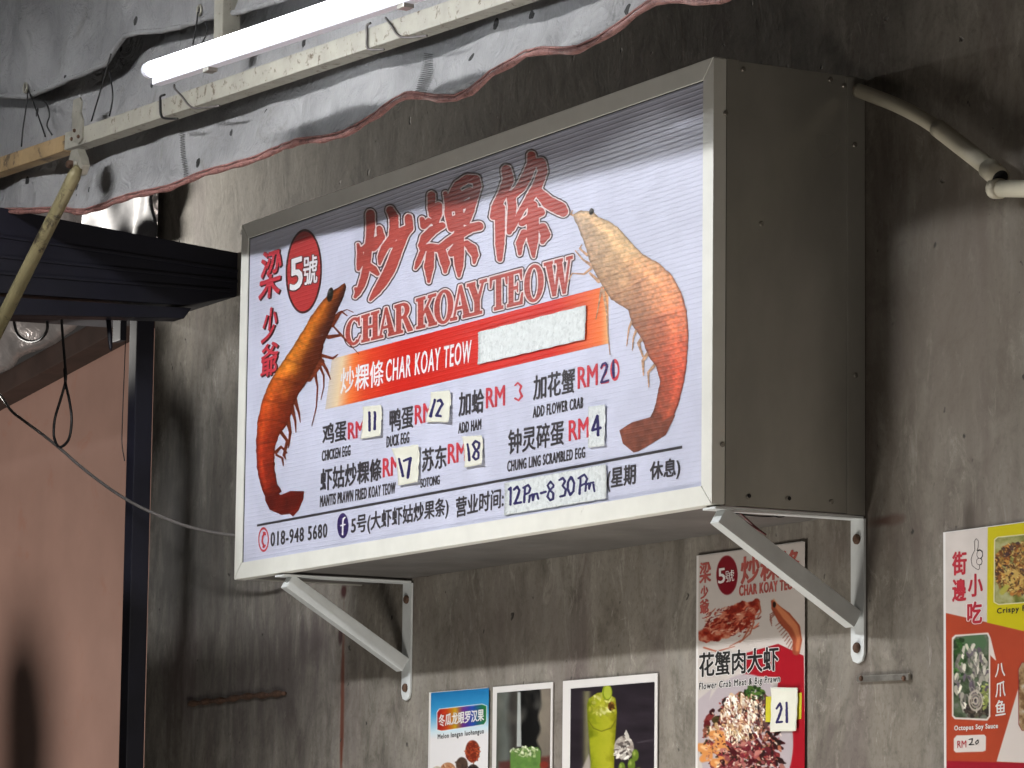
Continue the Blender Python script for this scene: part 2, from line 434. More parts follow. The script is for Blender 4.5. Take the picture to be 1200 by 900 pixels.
def fill_field(name, Df, X, Y, level, y, mat, parent, cols=None):
    """mesh of the area where the field is below level, put on the plane y"""
    ny, nx = Df.shape; Dv = Df-level; V = []; Cc = []; Fc = []; vid = {}; eid = {}
    W3 = AT(X, Y, y=y)
    def gv(i, j):
        k = (i, j)
        if k not in vid:
            vid[k] = len(V); V.append(W3[i, j])
            if cols is not None: Cc.append(cols[i, j])
        return vid[k]
    def ge(i, j, i2, j2):
        k = (i, j, i2, j2) if (i, j) < (i2, j2) else (i2, j2, i, j)
        if k not in eid:
            a, b, c, d = k; t = Dv[a, b]/(Dv[a, b]-Dv[c, d]); eid[k] = len(V); V.append(W3[a, b]*(1-t)+W3[c, d]*t)
            if cols is not None: Cc.append(cols[a, b]*(1-t)+cols[c, d]*t)
        return eid[k]
    ins = Dv < 0
    cnt = ins[:-1, :-1].astype(int)+ins[1:, :-1]+ins[:-1, 1:]+ins[1:, 1:]
    for i, j in zip(*np.nonzero(cnt)):
        if cnt[i, j] == 4:
            Fc.append((gv(i, j), gv(i+1, j), gv(i+1, j+1), gv(i, j+1))); continue
        cs = ((i, j), (i+1, j), (i+1, j+1), (i, j+1)); poly = []
        for a in range(4):
            p, q = cs[a], cs[(a+1) % 4]
            if ins[p]: poly.append(gv(*p))
            if ins[p] != ins[q]: poly.append(ge(*p, *q))
        if len(poly) >= 3: Fc.append(tuple(poly))
    if not Fc: return None
    return mesh(name, V, Fc, mat, parent, np.array(Cc) if cols is not None else None)


def grid(x0, y0, x1, y1, st):
    return np.meshgrid(np.arange(x0, x1+st, st), np.arange(y0, y1+st, st))


class Cv:
    """a printed picture: colour painted over a quad (corners in photo pixels)"""
    def __init__(s, TL, TR, BL, BR, st):
        s.nx = int(max(math.dist(TL, TR), math.dist(BL, BR))/st)+2; s.ny = int(max(math.dist(TL, BL), math.dist(TR, BR))/st)+2
        u, v = np.meshgrid(np.linspace(0, 1, s.nx), np.linspace(0, 1, s.ny)); s.u, s.v = u, v
        f = lambda k: (TL[k]*(1-u)+TR[k]*u)*(1-v)+(BL[k]*(1-u)+BR[k]*u)*v
        s.X, s.Y = f(0), f(1); s.st = st; s.C = np.ones(s.X.shape+(3,))
    def fill(s, c): s.C[:] = np.array(c)/255.
    def put(s, d, c, soft=1.0, op=1.0):
        a = (np.clip(0.5-d/(soft*s.st*1.2), 0, 1)*op)[..., None]
        c = np.array(c, float)/255. if not isinstance(c, np.ndarray) or c.ndim == 1 else c
        s.C = s.C*(1-a)+c*a
    def st_(s, pts, c, soft=1.0, op=1.0): s.put(sd_stroke(s.X, s.Y, pts), c, soft, op)
    def po(s, pts, c, soft=1.0, op=1.0): s.put(sd_poly(s.X, s.Y, pts), c, soft, op)
    def el(s, cx, cy, rx, ry, c, soft=1.0, op=1.0, rot=0.0): s.put(sd_ell(s.X, s.Y, cx, cy, rx, ry, rot), c, soft, op)
    def build(s, name, y, mat, parent):
        W3 = AT(s.X, s.Y, y=y); idx = np.arange(s.nx*s.ny).reshape(s.ny, s.nx)
        Fc = np.stack([idx[:-1, :-1], idx[1:, :-1], idx[1:, 1:], idx[:-1, 1:]], -1).reshape(-1, 4)
        return mesh(name, W3.reshape(-1, 3), Fc, mat, parent, s.C.reshape(-1, 3))


_txt = {}


def text_shape(body, bold):
    k = (body, bold)
    if k in _txt: return _txt[k]
    c = bpy.data.curves.new('lettering', 'FONT'); c.body = body; c.size = 1; c.space_character = 1.16 if body.isascii() and len(body) > 6 and 'RM' not in body else 1.0; c.offset = bold; c.resolution_u = 3
    o = bpy.data.objects.new('lettering', c); COL.objects.link(o); bpy.context.view_layer.update()
    me = bpy.data.meshes.new_from_object(o.evaluated_get(bpy.context.evaluated_depsgraph_get()))
    V = np.array([v.co[:] for v in me.vertices])[:, :2]; Fc = [tuple(p.vertices) for p in me.polygons]
    bpy.data.objects.remove(o); bpy.data.meshes.remove(me); bpy.data.curves.remove(c)
    _txt[k] = (V, Fc); return V, Fc


def edge_field(X, Y, x0, y0, st, E_, mar=4.0):
    """distance to a set of closed outlines; negative inside (even-odd)"""
    ny, nx = X.shape; d = np.full(X.shape, mar*mar); par = np.zeros(X.shape, bool)
    for ax, ay, bx, by in E_:
        i0 = max(0, int((min(ax, bx)-mar-x0)/st)); i1 = min(nx, int((max(ax, bx)+mar-x0)/st)+2); j0 = max(0, int((min(ay, by)-mar-y0)/st)); j1 = min(ny, int((max(ay, by)+mar-y0)/st)+2)
        if i1 > i0 and j1 > j0:
            Xs = X[j0:j1, i0:i1]-ax; Ys = Y[j0:j1, i0:i1]-ay; ex, ey = bx-ax, by-ay; t = np.clip((Xs*ex+Ys*ey)/(ex*ex+ey*ey+1e-12), 0, 1)
            q_ = (Xs-ex*t)**2+(Ys-ey*t)**2; sl = d[j0:j1, i0:i1]; np.minimum(sl, q_, out=sl)
        if ay != by:
            lo, hi = (ay, by) if ay < by else (by, ay); r0 = max(0, int(math.ceil((lo-y0)/st))); r1 = min(ny, int(math.ceil((hi-y0)/st)))
            for r_ in range(r0, r1):
                yy = y0+r_*st
                if lo <= yy < hi:
                    xc = ax+(yy-ay)/(by-ay)*(bx-ax); k = int(math.ceil((xc-x0)/st))
                    if k > 0: par[r_, :min(k, nx)] ^= True
    return np.where(par, -1, 1)*np.sqrt(d)


_loops = {}


def text(body, BL, BR, TL, y, mat, parent, bold=0.35, name='lettering', shear=0.0, shift=(0, 0), st=None, seed=3):
    """lettering filling the box BL-BR-TL (photo pixels, on the plane y), thickened by bold pixels"""
    if body not in _loops:
        V, Fc = text_shape(body, 0.0); cnt = {}
        for f in Fc:
            for a, b in zip(f, f[1:]+f[:1]): cnt[(min(a, b), max(a, b))] = cnt.get((min(a, b), max(a, b)), 0)+1
        _loops[body] = (V, [k for k, c in cnt.items() if c == 1])
    V, E_ = _loops[body]; x0, x1 = V[:, 0].min(), V[:, 0].max(); y0, y1 = V[:, 1].min(), V[:, 1].max()
    u = (V[:, 0]-x0)/(x1-x0); v = (V[:, 1]-y0)/(y1-y0); u = u+shear*(v-0.5); BL, BR, TL = np.array(BL, float), np.array(BR, float), np.array(TL, float)
    P = BL+np.outer(u, BR-BL)+np.outer(v, TL-BL)+np.array(shift); h = BL[1]-TL[1]
    st = st or (0.3 if h < 16 else 0.38 if h < 40 else 0.5); m = 3.0+max(bold, 0)
    gx, gy = P[:, 0].min()-m, P[:, 1].min()-m; X, Y = grid(gx, gy, P[:, 0].max()+m, P[:, 1].max()+m, st)
    F_ = edge_field(X, Y, gx, gy, st, [(*P[a], *P[b]) for a, b in E_], m)
    return fill_field(name, F_, X, Y, bold, y, MT[mat], parent)


def crop(x0, y0, s):
    return lambda X, Y: (x0+X/s, y0+Y/s)


def cs(f, pts, s):
    """stroke points of a crop turned to photo pixels"""
    return [(*f(x, y), r/s) for x, y, r in pts]


# ================================================================== SETTING
V, Fc = box_vf(-40, 40, -40, 0.3, -2.3, -2.2)
tag(mesh('ground', V, Fc, 'ground'), kind='structure')
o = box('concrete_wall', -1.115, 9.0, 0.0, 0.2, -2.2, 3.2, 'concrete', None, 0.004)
tag(o, 'bare stained concrete wall behind the menu sign and posters', 'wall')
o = box('painted_wall', -7.5, -1.3, 0.5, 0.7, -2.2, 0.99, 'pink', None, 0.0)
# trim its head to the roof slope
me = o.data
for v in me.vertices:
    if v.co.z > 1.0:
        X_ = v.co.x+o.location.x; v.co.z = (0.846+(X_+2.47)*0.0895)-o.location.z
tag(o, 'peach painted wall seen past the dark post at the left', 'wall')

# ================================================================== MENU SIGN
YF = -D
sign = empty('menu_sign_box', (W/2, -D/2, 0), 'large white lightbox menu sign with two prawns, fixed high on the concrete wall', 'sign')
FW = 0.032
face_y = YF+0.004
V, Fc = box_vf(FW-0.006, W-FW+0.006, face_y, face_y+0.006, FW-0.006, HH-FW+0.006); mesh('face_sheet', V, Fc, 'face', sign)
def rail(pts, name='frame_rail'):
    P = [(p[0], YF, p[1]) for p in pts]; return prism(name, P, (0, 0.024, 0), 'frame', sign, 0.0012)
g = 0.0012
rail([(g, 0), (W-g, 0), (W-FW-g, FW), (FW+g, FW)]); rail([(FW+g, HH-FW), (W-FW-g, HH-FW), (W-g, HH), (g, HH)])
rail([(0, g), (FW, FW+g), (FW, HH-FW-g), (0, HH-g)]); rail([(W-FW, FW+g), (W, g), (W, HH-g), (W-FW, HH-FW-g)])
for a_ in ((FW-.001, FW+.0022, FW, HH-FW), (FW, W-FW, HH-FW-.0016, HH-FW+.001), (W-FW-.0012, W-FW+.001, FW, HH-FW)):
    V, Fc = box_vf(a_[0], a_[1], face_y-.0012, face_y, a_[2], a_[3]); mesh('gasket', V, Fc, 'gap', sign)
V, Fc = box_vf(0.004, W-0.004, YF+0.012, YF+0.03, 0.004, HH-0.004); mesh('backing_board', V, Fc, 'gap', sign)
box('side_panel', W-0.012, W-0.003, YF+0.0255, -0.012, 0.001, HH-0.001, 'panel', sign, 0.0012)
box('side_panel', 0.003, 0.012, YF+0.0255, -0.012, 0.001, HH-0.001, 'panel', sign, 0.0012)
box('front_flange', W-0.005, W-0.0004, YF+0.0255, YF+0.048, 0.0, HH, 'panel', sign, 0.0008)
box('rear_flange', W-0.005, W+0.0006, -0.036, -0.002, -0.001, HH-0.003, 'panel', sign, 0.0010)
box('base_panel', 0.0125, W-0.0125, YF+0.0255, -0.004, 0.003, 0.010, 'base', sign, 0.001)
box('top_panel', 0.0125, W-0.0125, YF+0.0255, -0.004, HH-0.010, HH-0.003, 'panel', sign, 0.001)
rv = None
for k, (px, py) in enumerate([(872, 81), (850, 133), (974, 93), (1001, 170), (878, 582), (924, 584), (975, 588), (846, 521), (990, 100), (893, 262), (1002, 440)]):
    p = at((px, py), x=W)
    if rv is None:
        V, Fc = disc_vf((W-0.0032, p[1], p[2]), (1, 0, 0), 0.0042, 0.003); rv = mesh('rivet', V, Fc, 'screw' if k != 5 else 'gap', sign); rv0 = p
    else:
        q = rv.copy(); COL.objects.link(q); q.parent = sign; q.location = (0.0, p[1]-rv0[1], p[2]-rv0[2])
        if px in (850, 1001, 846, 1002): q.location.x = 0.004
for px, py in ((877, 581), (924, 584)):
    p = at((px, py), x=W); V, Fc = disc_vf((W-0.002, p[1]+0.002, p[2]), (1, 0, 0), 0.0034, 0.0036, 8); mesh('drilled_hole', V, Fc, 'gap', sign)

L0 = face_y-0.0003; dL = 0.00025            # print layers
# ---- banner
bn = Cv((389, 420.5), (713, 334.5), (381, 480.0), (713, 402.5), 0.9)
t = bn.u
red = np.array([205, 42, 32])/255.; org = np.array([238, 120, 60])/255.; crm = np.array([250, 222, 180])/255.
def rampc(t, st):
    out = np.zeros(t.shape+(3,)); xs = [s_[0] for s_ in st]
    for k in range(3): out[..., k] = np.interp(t, xs, [np.asarray(s_[1], float)[k] for s_ in st])
    return out
bn.C = rampc(bn.u, [(0, (0.80, 0.76, 0.72)), (0.04, crm*0.92), (0.085, org), (0.14, np.array([220, 70, 40])/255.), (0.25, red), (0.80, red), (0.90, np.array([225, 90, 50])/255.), (0.97, org*1.0), (1, (0.93, 0.70, 0.48))])
bn.build('banner_print', L0, MT['pr_col'], sign)

# ---- title brush characters
TS = []
f1 = crop(400, 230, 6.92); s1 = 6.92
for p in ([(235, 145, 28), (238, 250, 29), (230, 340, 26), (215, 450, 25), (205, 560, 24), (190, 640, 24), (165, 720, 22), (135, 780, 16), (112, 815, 6)],
          [(118, 750, 7), (130, 790, 14)], [(135, 392, 6), (152, 460, 19), (150, 550, 20), (140, 590, 9)],
          [(155, 440, 12), (215, 405, 24), (285, 360, 24), (325, 335, 22)], [(308, 262, 17), (322, 330, 26), (285, 400, 18), (262, 425, 14)],
          [(220, 560, 20), (262, 595, 24), (293, 628, 12)],
          [(395, 112, 24), (425, 170, 32), (428, 250, 30), (415, 330, 26), (400, 390, 22)],
          [(545, 175, 25), (552, 260, 27), (520, 300, 24), (470, 400, 34), (430, 500, 38), (395, 590, 38), (340, 690, 33), (285, 770, 24), (235, 838, 5)],
          [(311, 550, 4), (320, 490, 20), (350, 420, 26), (400, 350, 24), (470, 290, 22), (540, 262, 26)]):
    TS.append((cs(f1, p, s1)))
f2 = crop(475, 195, 6.207); s2 = 6.207
for p in ([(190, 212, 22), (188, 300, 20), (195, 350, 20)], [(240, 285, 20), (243, 340, 20), (215, 400, 24)], [(120, 385, 12), (135, 430, 20), (170, 400, 18)],
          [(268, 430, 18), (200, 465, 26), (145, 520, 30), (112, 575, 14)], [(120, 595, 14), (185, 588, 22), (250, 600, 22), (320, 545, 24), (400, 492, 26), (480, 445, 26), (535, 435, 26)],
          [(125, 620, 14), (92, 700, 14), (74, 742, 4)], [(182, 630, 22), (172, 730, 30), (170, 838, 5)], [(265, 620, 26), (290, 700, 28), (290, 765, 8)],
          [(290, 198, 9), (312, 270, 20), (312, 350, 20), (335, 450, 20)],
          [(330, 215, 16), (380, 135, 22), (450, 90, 22), (512, 95, 24), (525, 145, 22), (500, 225, 22), (470, 320, 26), (440, 395, 26)],
          [(335, 255, 26), (400, 225, 26), (470, 185, 26)], [(325, 310, 16), (400, 290, 20), (460, 270, 24)], [(345, 395, 26), (420, 370, 28)],
          [(385, 190, 20), (392, 350, 24), (390, 500, 30), (390, 640, 32), (390, 720, 26), (390, 798, 5)],
          [(445, 560, 16), (485, 600, 30), (507, 645, 20), (500, 703, 4)], [(335, 630, 20), (365, 580, 16), (395, 530, 20)]):
    TS.append(cs(f2, p, s2))
f3 = crop(565, 165, 5.81); s3 = 5.81
for p in ([(165, 200, 28), (178, 265, 32), (140, 360, 26), (95, 450, 26), (75, 515, 18)], [(120, 460, 30), (122, 600, 28), (120, 700, 26), (120, 805, 12)],
          [(195, 370, 24), (205, 450, 24), (195, 540, 20), (185, 620, 12)],
          [(335, 100, 22), (338, 160, 26), (300, 250, 30), (260, 320, 26), (205, 375, 20)],
          [(400, 152, 28), (412, 210, 26), (375, 310, 28), (325, 390, 24), (270, 470, 16), (205, 600, 10)],
          [(345, 150, 18), (395, 150, 26)], [(385, 350, 26), (450, 420, 38), (530, 462, 40), (550, 480, 30)],
          [(345, 440, 26), (345, 560, 36), (345, 680, 32), (350, 785, 6)], [(270, 560, 16), (330, 520, 20), (395, 485, 26)],
          [(285, 630, 20), (255, 700, 20), (256, 768, 7)], [(412, 590, 24), (430, 640, 28), (410, 690, 10)]):
    TS.append(cs(f3, p, s3))
X, Y = grid(405, 165, 676, 362, 0.62)
Dm = np.full(X.shape, 99.0)
for st in TS:
    xs = [p[0] for p in st]; ys = [p[1] for p in st]; r_ = max(p[2] for p in st)+6
    m = (X > min(xs)-r_) & (X < max(xs)+r_) & (Y > min(ys)-r_) & (Y < max(ys)+r_)
    Dm[m] = np.minimum(Dm[m], sd_stroke(X[m], Y[m], st))
Dm = Dm+(vnoise(X, Y, 3.1, 5)-0.5)*0.5
for lv, mt, k, nm in ((3.9, 'pr_dark', 1, 'title_outline'), (2.4, 'pr_pale', 2, 'title_outline'), (1.0, 'pr_title', 3, 'title_characters')):
    fill_field(nm, Dm, X, Y, lv, L0-k*dL, MT[mt], sign)

# ---- CHAR KOAY TEOW serif capitals
def ser(x, y, wd, h=0.045): return [(x-wd/2, y-h), (x+wd/2, y-h), (x+wd/2, y+h), (x-wd/2, y+h)]
def arc(cx, cy, rx, ry, a0, a1, w0, w1, n=18):
    """crescent ring sector; heavier at the sides"""
    o_, i_ = [], []
    for k in range(n+1):
        a = math.radians(a0+(a1-a0)*k/n); c, s_ = math.cos(a), math.sin(a)
        o_.append((cx+rx*c, cy+ry*s_)); i_.append((cx+(rx-w0)*c, cy+(ry-w1)*s_))
    return o_+i_[::-1]
G = {}
G['H'] = [[(0.1, 0), (0.36, 0), (0.36, 1), (0.1, 1)], [(0.64, 0), (0.9, 0), (0.9, 1), (0.64, 1)], [(0.3, 0.46), (0.7, 0.46), (0.7, 0.55), (0.3, 0.55)], ser(.23, .045, .46), ser(.23, .955, .46), ser(.77, .045, .46), ser(.77, .955, .46)]
G['C'] = [arc(0.54, 0.5, 0.54, 0.52, 50, 310, 0.27, 0.09), [(0.80, 0.98), (0.90, 1.0), (0.93, 0.66), (0.86, 0.66), (0.78, 0.86)], [(0.84, 0.10), (0.95, 0.22), (0.99, 0.26), (0.94, 0.3), (0.80, 0.14)]]
G['A'] = [[(0.40, 1.02), (0.52, 1.02), (0.94, 0), (0.64, 0)], [(0.40, 1.02), (0.46, 0.92), (0.17, 0), (0.08, 0)], [(0.24, 0.3), (0.7, 0.3), (0.7, 0.38), (0.26, 0.38)], ser(.13, .045, .34), ser(.79, .045, .44)]
G['R'] = [[(0.1, 0), (0.36, 0), (0.36, 1), (0.1, 1)], ser(.23, .045, .46), ser(.18, .955, .36), arc(0.42, 0.74, 0.40, 0.26, -95, 95, 0.25, 0.08), [(0.2, 0.92), (0.45, 0.92), (0.45, 1.0), (0.2, 1.0)], [(0.2, 0.48), (0.45, 0.48), (0.45, 0.56), (0.2, 0.56)], [(0.45, 0.5), (0.66, 0.52), (0.96, 0.09), (1.02, 0.0), (0.74, 0.0)]]
G['K'] = [[(0.1, 0), (0.36, 0), (0.36, 1), (0.1, 1)], ser(.23, .045, .46), ser(.23, .955, .46), [(0.30, 0.42), (0.36, 0.38), (0.86, 0.97), (0.74, 0.97)], [(0.42, 0.60), (0.58, 0.68), (0.98, 0.05), (0.68, 0.03)], ser(.80, .955, .40), ser(.83, .045, .42)]
G['O'] = [arc(0.5, 0.5, 0.52, 0.53, 0, 360, 0.28, 0.08, 36)]
G['Y'] = [[(0.37, 0), (0.63, 0), (0.63, 0.45), (0.37, 0.45)], [(0.06, 0.97), (0.36, 0.97), (0.62, 0.44), (0.38, 0.38)], [(0.76, 0.97), (0.86, 0.97), (0.60, 0.36), (0.50, 0.44)], ser(.5, .045, .5), ser(.2, .955, .42), ser(.81, .955, .36)]
G['T'] = [[(0.36, 0), (0.64, 0), (0.64, 0.98), (0.36, 0.98)], ser(.5, .045, .52), [(0.02, 0.91), (0.98, 0.91), (0.98, 1.0), (0.02, 1.0)], [(0.0, 0.68), (0.07, 0.68), (0.15, 0.93), (0.0, 1.0)], [(1.0, 0.68), (0.93, 0.68), (0.85, 0.93), (1.0, 1.0)]]
G['E'] = [[(0.1, 0), (0.38, 0), (0.38, 1), (0.1, 1)], [(0.0, 0.91), (0.9, 0.91), (0.9, 1.0), (0.0, 1.0)], [(0.0, 0), (0.92, 0), (0.92, 0.09), (0.0, 0.09)], [(0.3, 0.46), (0.66, 0.46), (0.66, 0.55), (0.3, 0.55)], [(0.90, 0.7), (0.84, 0.7), (0.74, 0.93), (0.9, 0.97)], [(0.96, 0.33), (0.89, 0.33), (0.76, 0.07), (0.93, 0.0)], [(0.66, 0.36), (0.6, 0.40), (0.6, 0.62), (0.66, 0.66)]]
G['W'] = [[(0.07, 0.97), (0.27, 0.97), (0.43, 0.0), (0.31, 0.0)], [(0.36, 0.0), (0.42, 0.0), (0.57, 0.8), (0.50, 0.97)], [(0.43, 0.97), (0.62, 0.97), (0.77, 0.0), (0.66, 0.0)], [(0.70, 0.0), (0.76, 0.0), (0.93, 0.97), (0.86, 0.97)], ser(.16, .955, .30), ser(.52, .955, .28), ser(.89, .955, .22)]
LET = [('C', 405, 423), ('H', 423.5, 444.3), ('A', 442.6, 464), ('R', 462.3, 483.5), ('K', 487.5, 511), ('O', 509.5, 530.5), ('A', 528.5, 552.5), ('Y', 547.2, 570.8), ('T', 574, 594.6), ('E', 594.2, 613.5), ('O', 614.8, 636.5), ('W', 637, 671)]
def ybase(x): return 401.5+(x-424)*(344.2-401.5)/(661-424)
def ytop(x): return 370.0+(x-423.5)*(299.5-370.0)/(670.6-423.5)-1.8*math.sin((x-423)/247*math.pi)
X, Y = grid(398, 290, 680, 412, 0.55)
Dm = np.full(X.shape, 99.0)
for ch, xa, xb in LET:
    m = (X > xa-6) & (X < xb+6); Xm, Ym = X[m], Y[m]; d = Dm[m]
    for pol in G[ch]:
        P = []
        for u, v in pol:
            x = xa+(xb-xa)*u; P.append((x, ybase(x)+(ytop(x)-ybase(x))*v))
        d = np.minimum(d, sd_poly(Xm, Ym, P))
    Dm[m] = d
for lv, mt, k, nm in ((3.1, 'pr_dark', 1, 'subtitle_outline'), (1.75, 'pr_pale', 2, 'subtitle_outline'), (0.25, 'pr_title', 3, 'subtitle_letters')):
    fill_field(nm, Dm, X, Y, lv, L0-k*dL-0.0001, MT[mt], sign)

# ---- printed lettering
def T(body, BL, BR, TL, mat='pr_black', bold=0.3, lay=2, name='lettering', **k): return text(body, BL, BR, TL, L0-lay*dL, mat, sign, bold, name, **k)
T('炒粿條', (398.9, 462), (449, 451.5), (399.7, 431.6), 'pr_white', 0.25)
T('CHAR KOAY TEOW', (452, 448), (551.5, 424.2), (453, 422.0), 'pr_white')
T('鸡蛋', (378, 521.5), (405.5, 516.0), (378.3, 497.5), bold=.42)
T('CHICKEN EGG', (377.2, 540.5), (410.3, 533.7), (377.5, 528.3))
T('鸭蛋', (456.7, 506.5), (484, 500.8), (456.7, 480.5), bold=.42)
T('DUCK EGG', (453, 524.5), (479.2, 518.7), (453.3, 511.5))
T('虾姑炒粿條', (375.3, 576), (446.4, 562.5), (375.8, 550.0), bold=.42)
T('MANTIS PRAWN FRIED KOAY TEOW', (375, 594.2), (463, 578.0), (375.3, 581.2))
T('苏东', (494.5, 553.3), (522.7, 547.8), (495, 526.3), bold=.42)
T('SOTONG', (492.8, 571.7), (515, 567.3), (493, 561.2))
T('加蛤', (537.5, 488), (566.5, 483), (538, 460.2), bold=.42)
T('ADD HAM', (537, 508), (563.5, 503), (537.3, 495.8))
T('加花蟹', (625, 469.2), (673, 459.8), (625.5, 440.5), bold=.42)
T('ADD FLOWER CRAB', (624.5, 489.7), (683, 478.0), (624.8, 476.8))
T('钟灵碎蛋', (595.5, 533.2), (660.2, 520.8), (596, 504.3), bold=.42)
T('CHUNG LING SCRAMBLED EGG', (594.5, 553), (685.2, 536.2), (594.8, 540.3))
for BL, BR, TL in (((408, 514.7), (426.5, 511.5), (408, 495.8)), ((486.3, 497.2), (506.7, 492.8), (486.3, 475.5)), ((448.8, 559.2), (468.3, 555.4), (448.8, 537.8)),
                   ((525, 543.3), (545.8, 539.6), (525, 521)), ((569.7, 478.3), (591.4, 474.6), (569.7, 455.3)), ((677.2, 455.3), (700, 450.8), (677.2, 430.8)), ((666.7, 516.7), (689.5, 512.1), (666.7, 493.3))):
    T('RM', BL, BR, TL, 'pr_red', 0.45, name='price_lettering')
T('018-948 5680', (317.2, 640.4), (383, 629.6), (317.5, 624.0), bold=.35)
T('5号(大虾虾姑炒果条)', (411.5, 629.5), (525, 606.8), (411.9, 604.8), bold=.35)
T('营业时间:', (534.2, 606.5), (589.7, 594.6), (534.7, 583.2), bold=.35)
T('(星期', (711.2, 576.5), (744.2, 570.6), (711.7, 549.5), bold=.45)
T('休息)', (761.5, 566), (796.4, 560.4), (762, 541.5), bold=.45)
a = at((301.5, 615.8), y=L0); b = at((799.5, 523.9), y=L0)
V, Fc = bar_vf((a[0], L0-.0004, a[2]), (b[0], L0-.0004, b[2]), (0, 0.0004, 0), (0, 0, 0.0042)); mesh('ruled_line', V, Fc, 'pr_black', sign)

def shape(name, items, mat, bounds, y, parent=sign, st=0.5, level=0.0, noise=0.0):
    X, Y = grid(*bounds, st); Dm = np.full(X.shape, 99.0)
    for k, it in items:
        if k == 's': Dm = np.minimum(Dm, sd_stroke(X, Y, it))
        elif k == 'p': Dm = np.minimum(Dm, sd_poly(X, Y, it))
        elif k == 'e': Dm = np.minimum(Dm, sd_ell(X, Y, *it))
        elif k == 'r': cx, cy, rx, ry, wd = it; Dm = np.minimum(Dm, np.abs(sd_ell(X, Y, cx, cy, rx, ry))-wd)
    return fill_field(name, Dm, X, Y, level, y, MT[mat] if isinstance(mat, str) else mat, parent)
# badge with the stall number
shape('badge_rim', [('e', (356, 318, 21.3, 49.5, 0.03))], 'pr_brown', (330, 262, 382, 372), L0)
shape('badge_disc', [('e', (356, 318, 19.2, 46.8, 0.03))], 'pr_badge', (330, 262, 382, 372), L0-dL)
T('5', (340.3, 341.5), (354, 337), (340.5, 305.5), 'pr_brown', 1.9, 2, 'badge_numeral')
T('5', (340.3, 341), (354, 336.5), (340.5, 305), 'pr_white', 0.8, 3, 'badge_numeral')
T('號', (355.5, 334.5), (371.5, 331.5), (355.8, 301), 'pr_brown', 1.3, 2, 'badge_character')
T('號', (355.5, 334.5), (371.5, 331.5), (355.8, 301), 'pr_white', 0.35, 3, 'badge_character')
# name down the left side
for body, BL, BR, TL, sh in (('梁', (304.6, 352), (329, 344), (305, 297), 0.15), ('少', (307.5, 402), (324, 395), (308, 365), 0.2), ('爺', (306, 443.5), (325, 436), (306.3, 406), 0.1)):
    T(body, BL, BR, TL, 'pr_brown', 0.9, 1, 'name_character', shear=sh, shift=(1.5, 1.0))
    T(body, BL, BR, TL, 'pr_red', 0.5, 2, 'name_character', shear=sh)
# phone and page symbols
shape('phone_symbol', [('r', (308.8, 632.3, 5.6, 13.2, 0.55))], 'pr_red', (300, 615, 318, 650), L0-dL, st=0.35)
shape('phone_symbol', [('s', [(310.5, 624.5, 1.1), (307.6, 629, 0.9), (307.2, 635, 0.9), (309.6, 640.5, 1.1)]), ('s', [(309.5, 624.5, 1.5), (310.8, 626.5, 1.0)]), ('s', [(309, 640.8, 1.5), (310.6, 639, 1.0)])], 'pr_red', (300, 615, 318, 650), L0-dL, st=0.35)
shape('page_badge', [('e', (401.7, 616, 6.6, 14.8, 0.0))], 'pr_blue', (393, 598, 411, 634), L0-dL, st=0.4)
shape('page_letter', [('s', [(404.3, 606.3, 0.8), (402.3, 608, 0.9), (401.8, 612, 0.9), (401.4, 626.5, 0.9)]), ('s', [(399.3, 616, 0.8), (404.2, 614.6, 0.8)])], 'pr_white', (393, 598, 411, 634), L0-2*dL, st=0.35)
# printed digits
def digit3(cx, cy, rx, ry): return [('s', [(cx-rx, cy-ry*.7, .9), (cx-rx*.2, cy-ry, .9), (cx+rx*.8, cy-ry*.6, 1.3), (cx+rx*.3, cy-ry*.1, .9), (cx+rx, cy+ry*.5, 1.5), (cx, cy+ry, .9), (cx-rx, cy+ry*.75, 1.2)])]
shape('price_digit', digit3(607.6, 459, 4.0, 10.5), 'pr_red', (600, 444, 616, 474), L0-dL, st=0.4)
f5 = crop(590, 410, 6)
shape('price_digit', [('r', (720.5, 433.5, 4.4, 10.5, 1.0))], 'pr_red', (712, 418, 730, 448), L0-dL, st=0.4)
shape('price_digit', [('s', [(704.5, 432, 1), (707, 428, 1), (711, 428, 1.3), (710, 437, 1.1), (706, 444, 1.1), (704.8, 449, 1.1), (712.5, 447.5, 1.1)])], 'pr_red', (700, 420, 716, 452), L0-dL, st=0.4)
shape('handwritten_digit', [('s', cs(f5, [(686, 125, 6), (697, 100, 7), (717, 92, 8), (728, 115, 9), (716, 155, 8), (698, 195, 7), (686, 228, 7), (712, 224, 8), (738, 214, 7)], 6)), ('s', cs(f5, [(772, 75, 6), (770, 140, 10), (775, 195, 7)], 6))], 'pr_blue', (698, 416, 728, 456), L0-2*dL, st=0.4)

# ---- prawns
def polyline_uv(X, Y, P):
    P = np.array(P, float); seg = np.hypot(*np.diff(P, axis=0).T); cum = np.r_[0, np.cumsum(seg)]; best = np.full(X.shape, 1e9); u = np.zeros(X.shape)
    for k in range(len(P)-1):
        a, b = P[k], P[k+1]; v = b-a; t = np.clip(((X-a[0])*v[0]+(Y-a[1])*v[1])/(v@v+1e-9), 0, 1)
        d = np.hypot(X-a[0]-t*v[0], Y-a[1]-t*v[1]); m = d < best; best = np.where(m, d, best); u = np.where(m, (cum[k]+t*seg[k])/cum[-1], u)
    return u, best

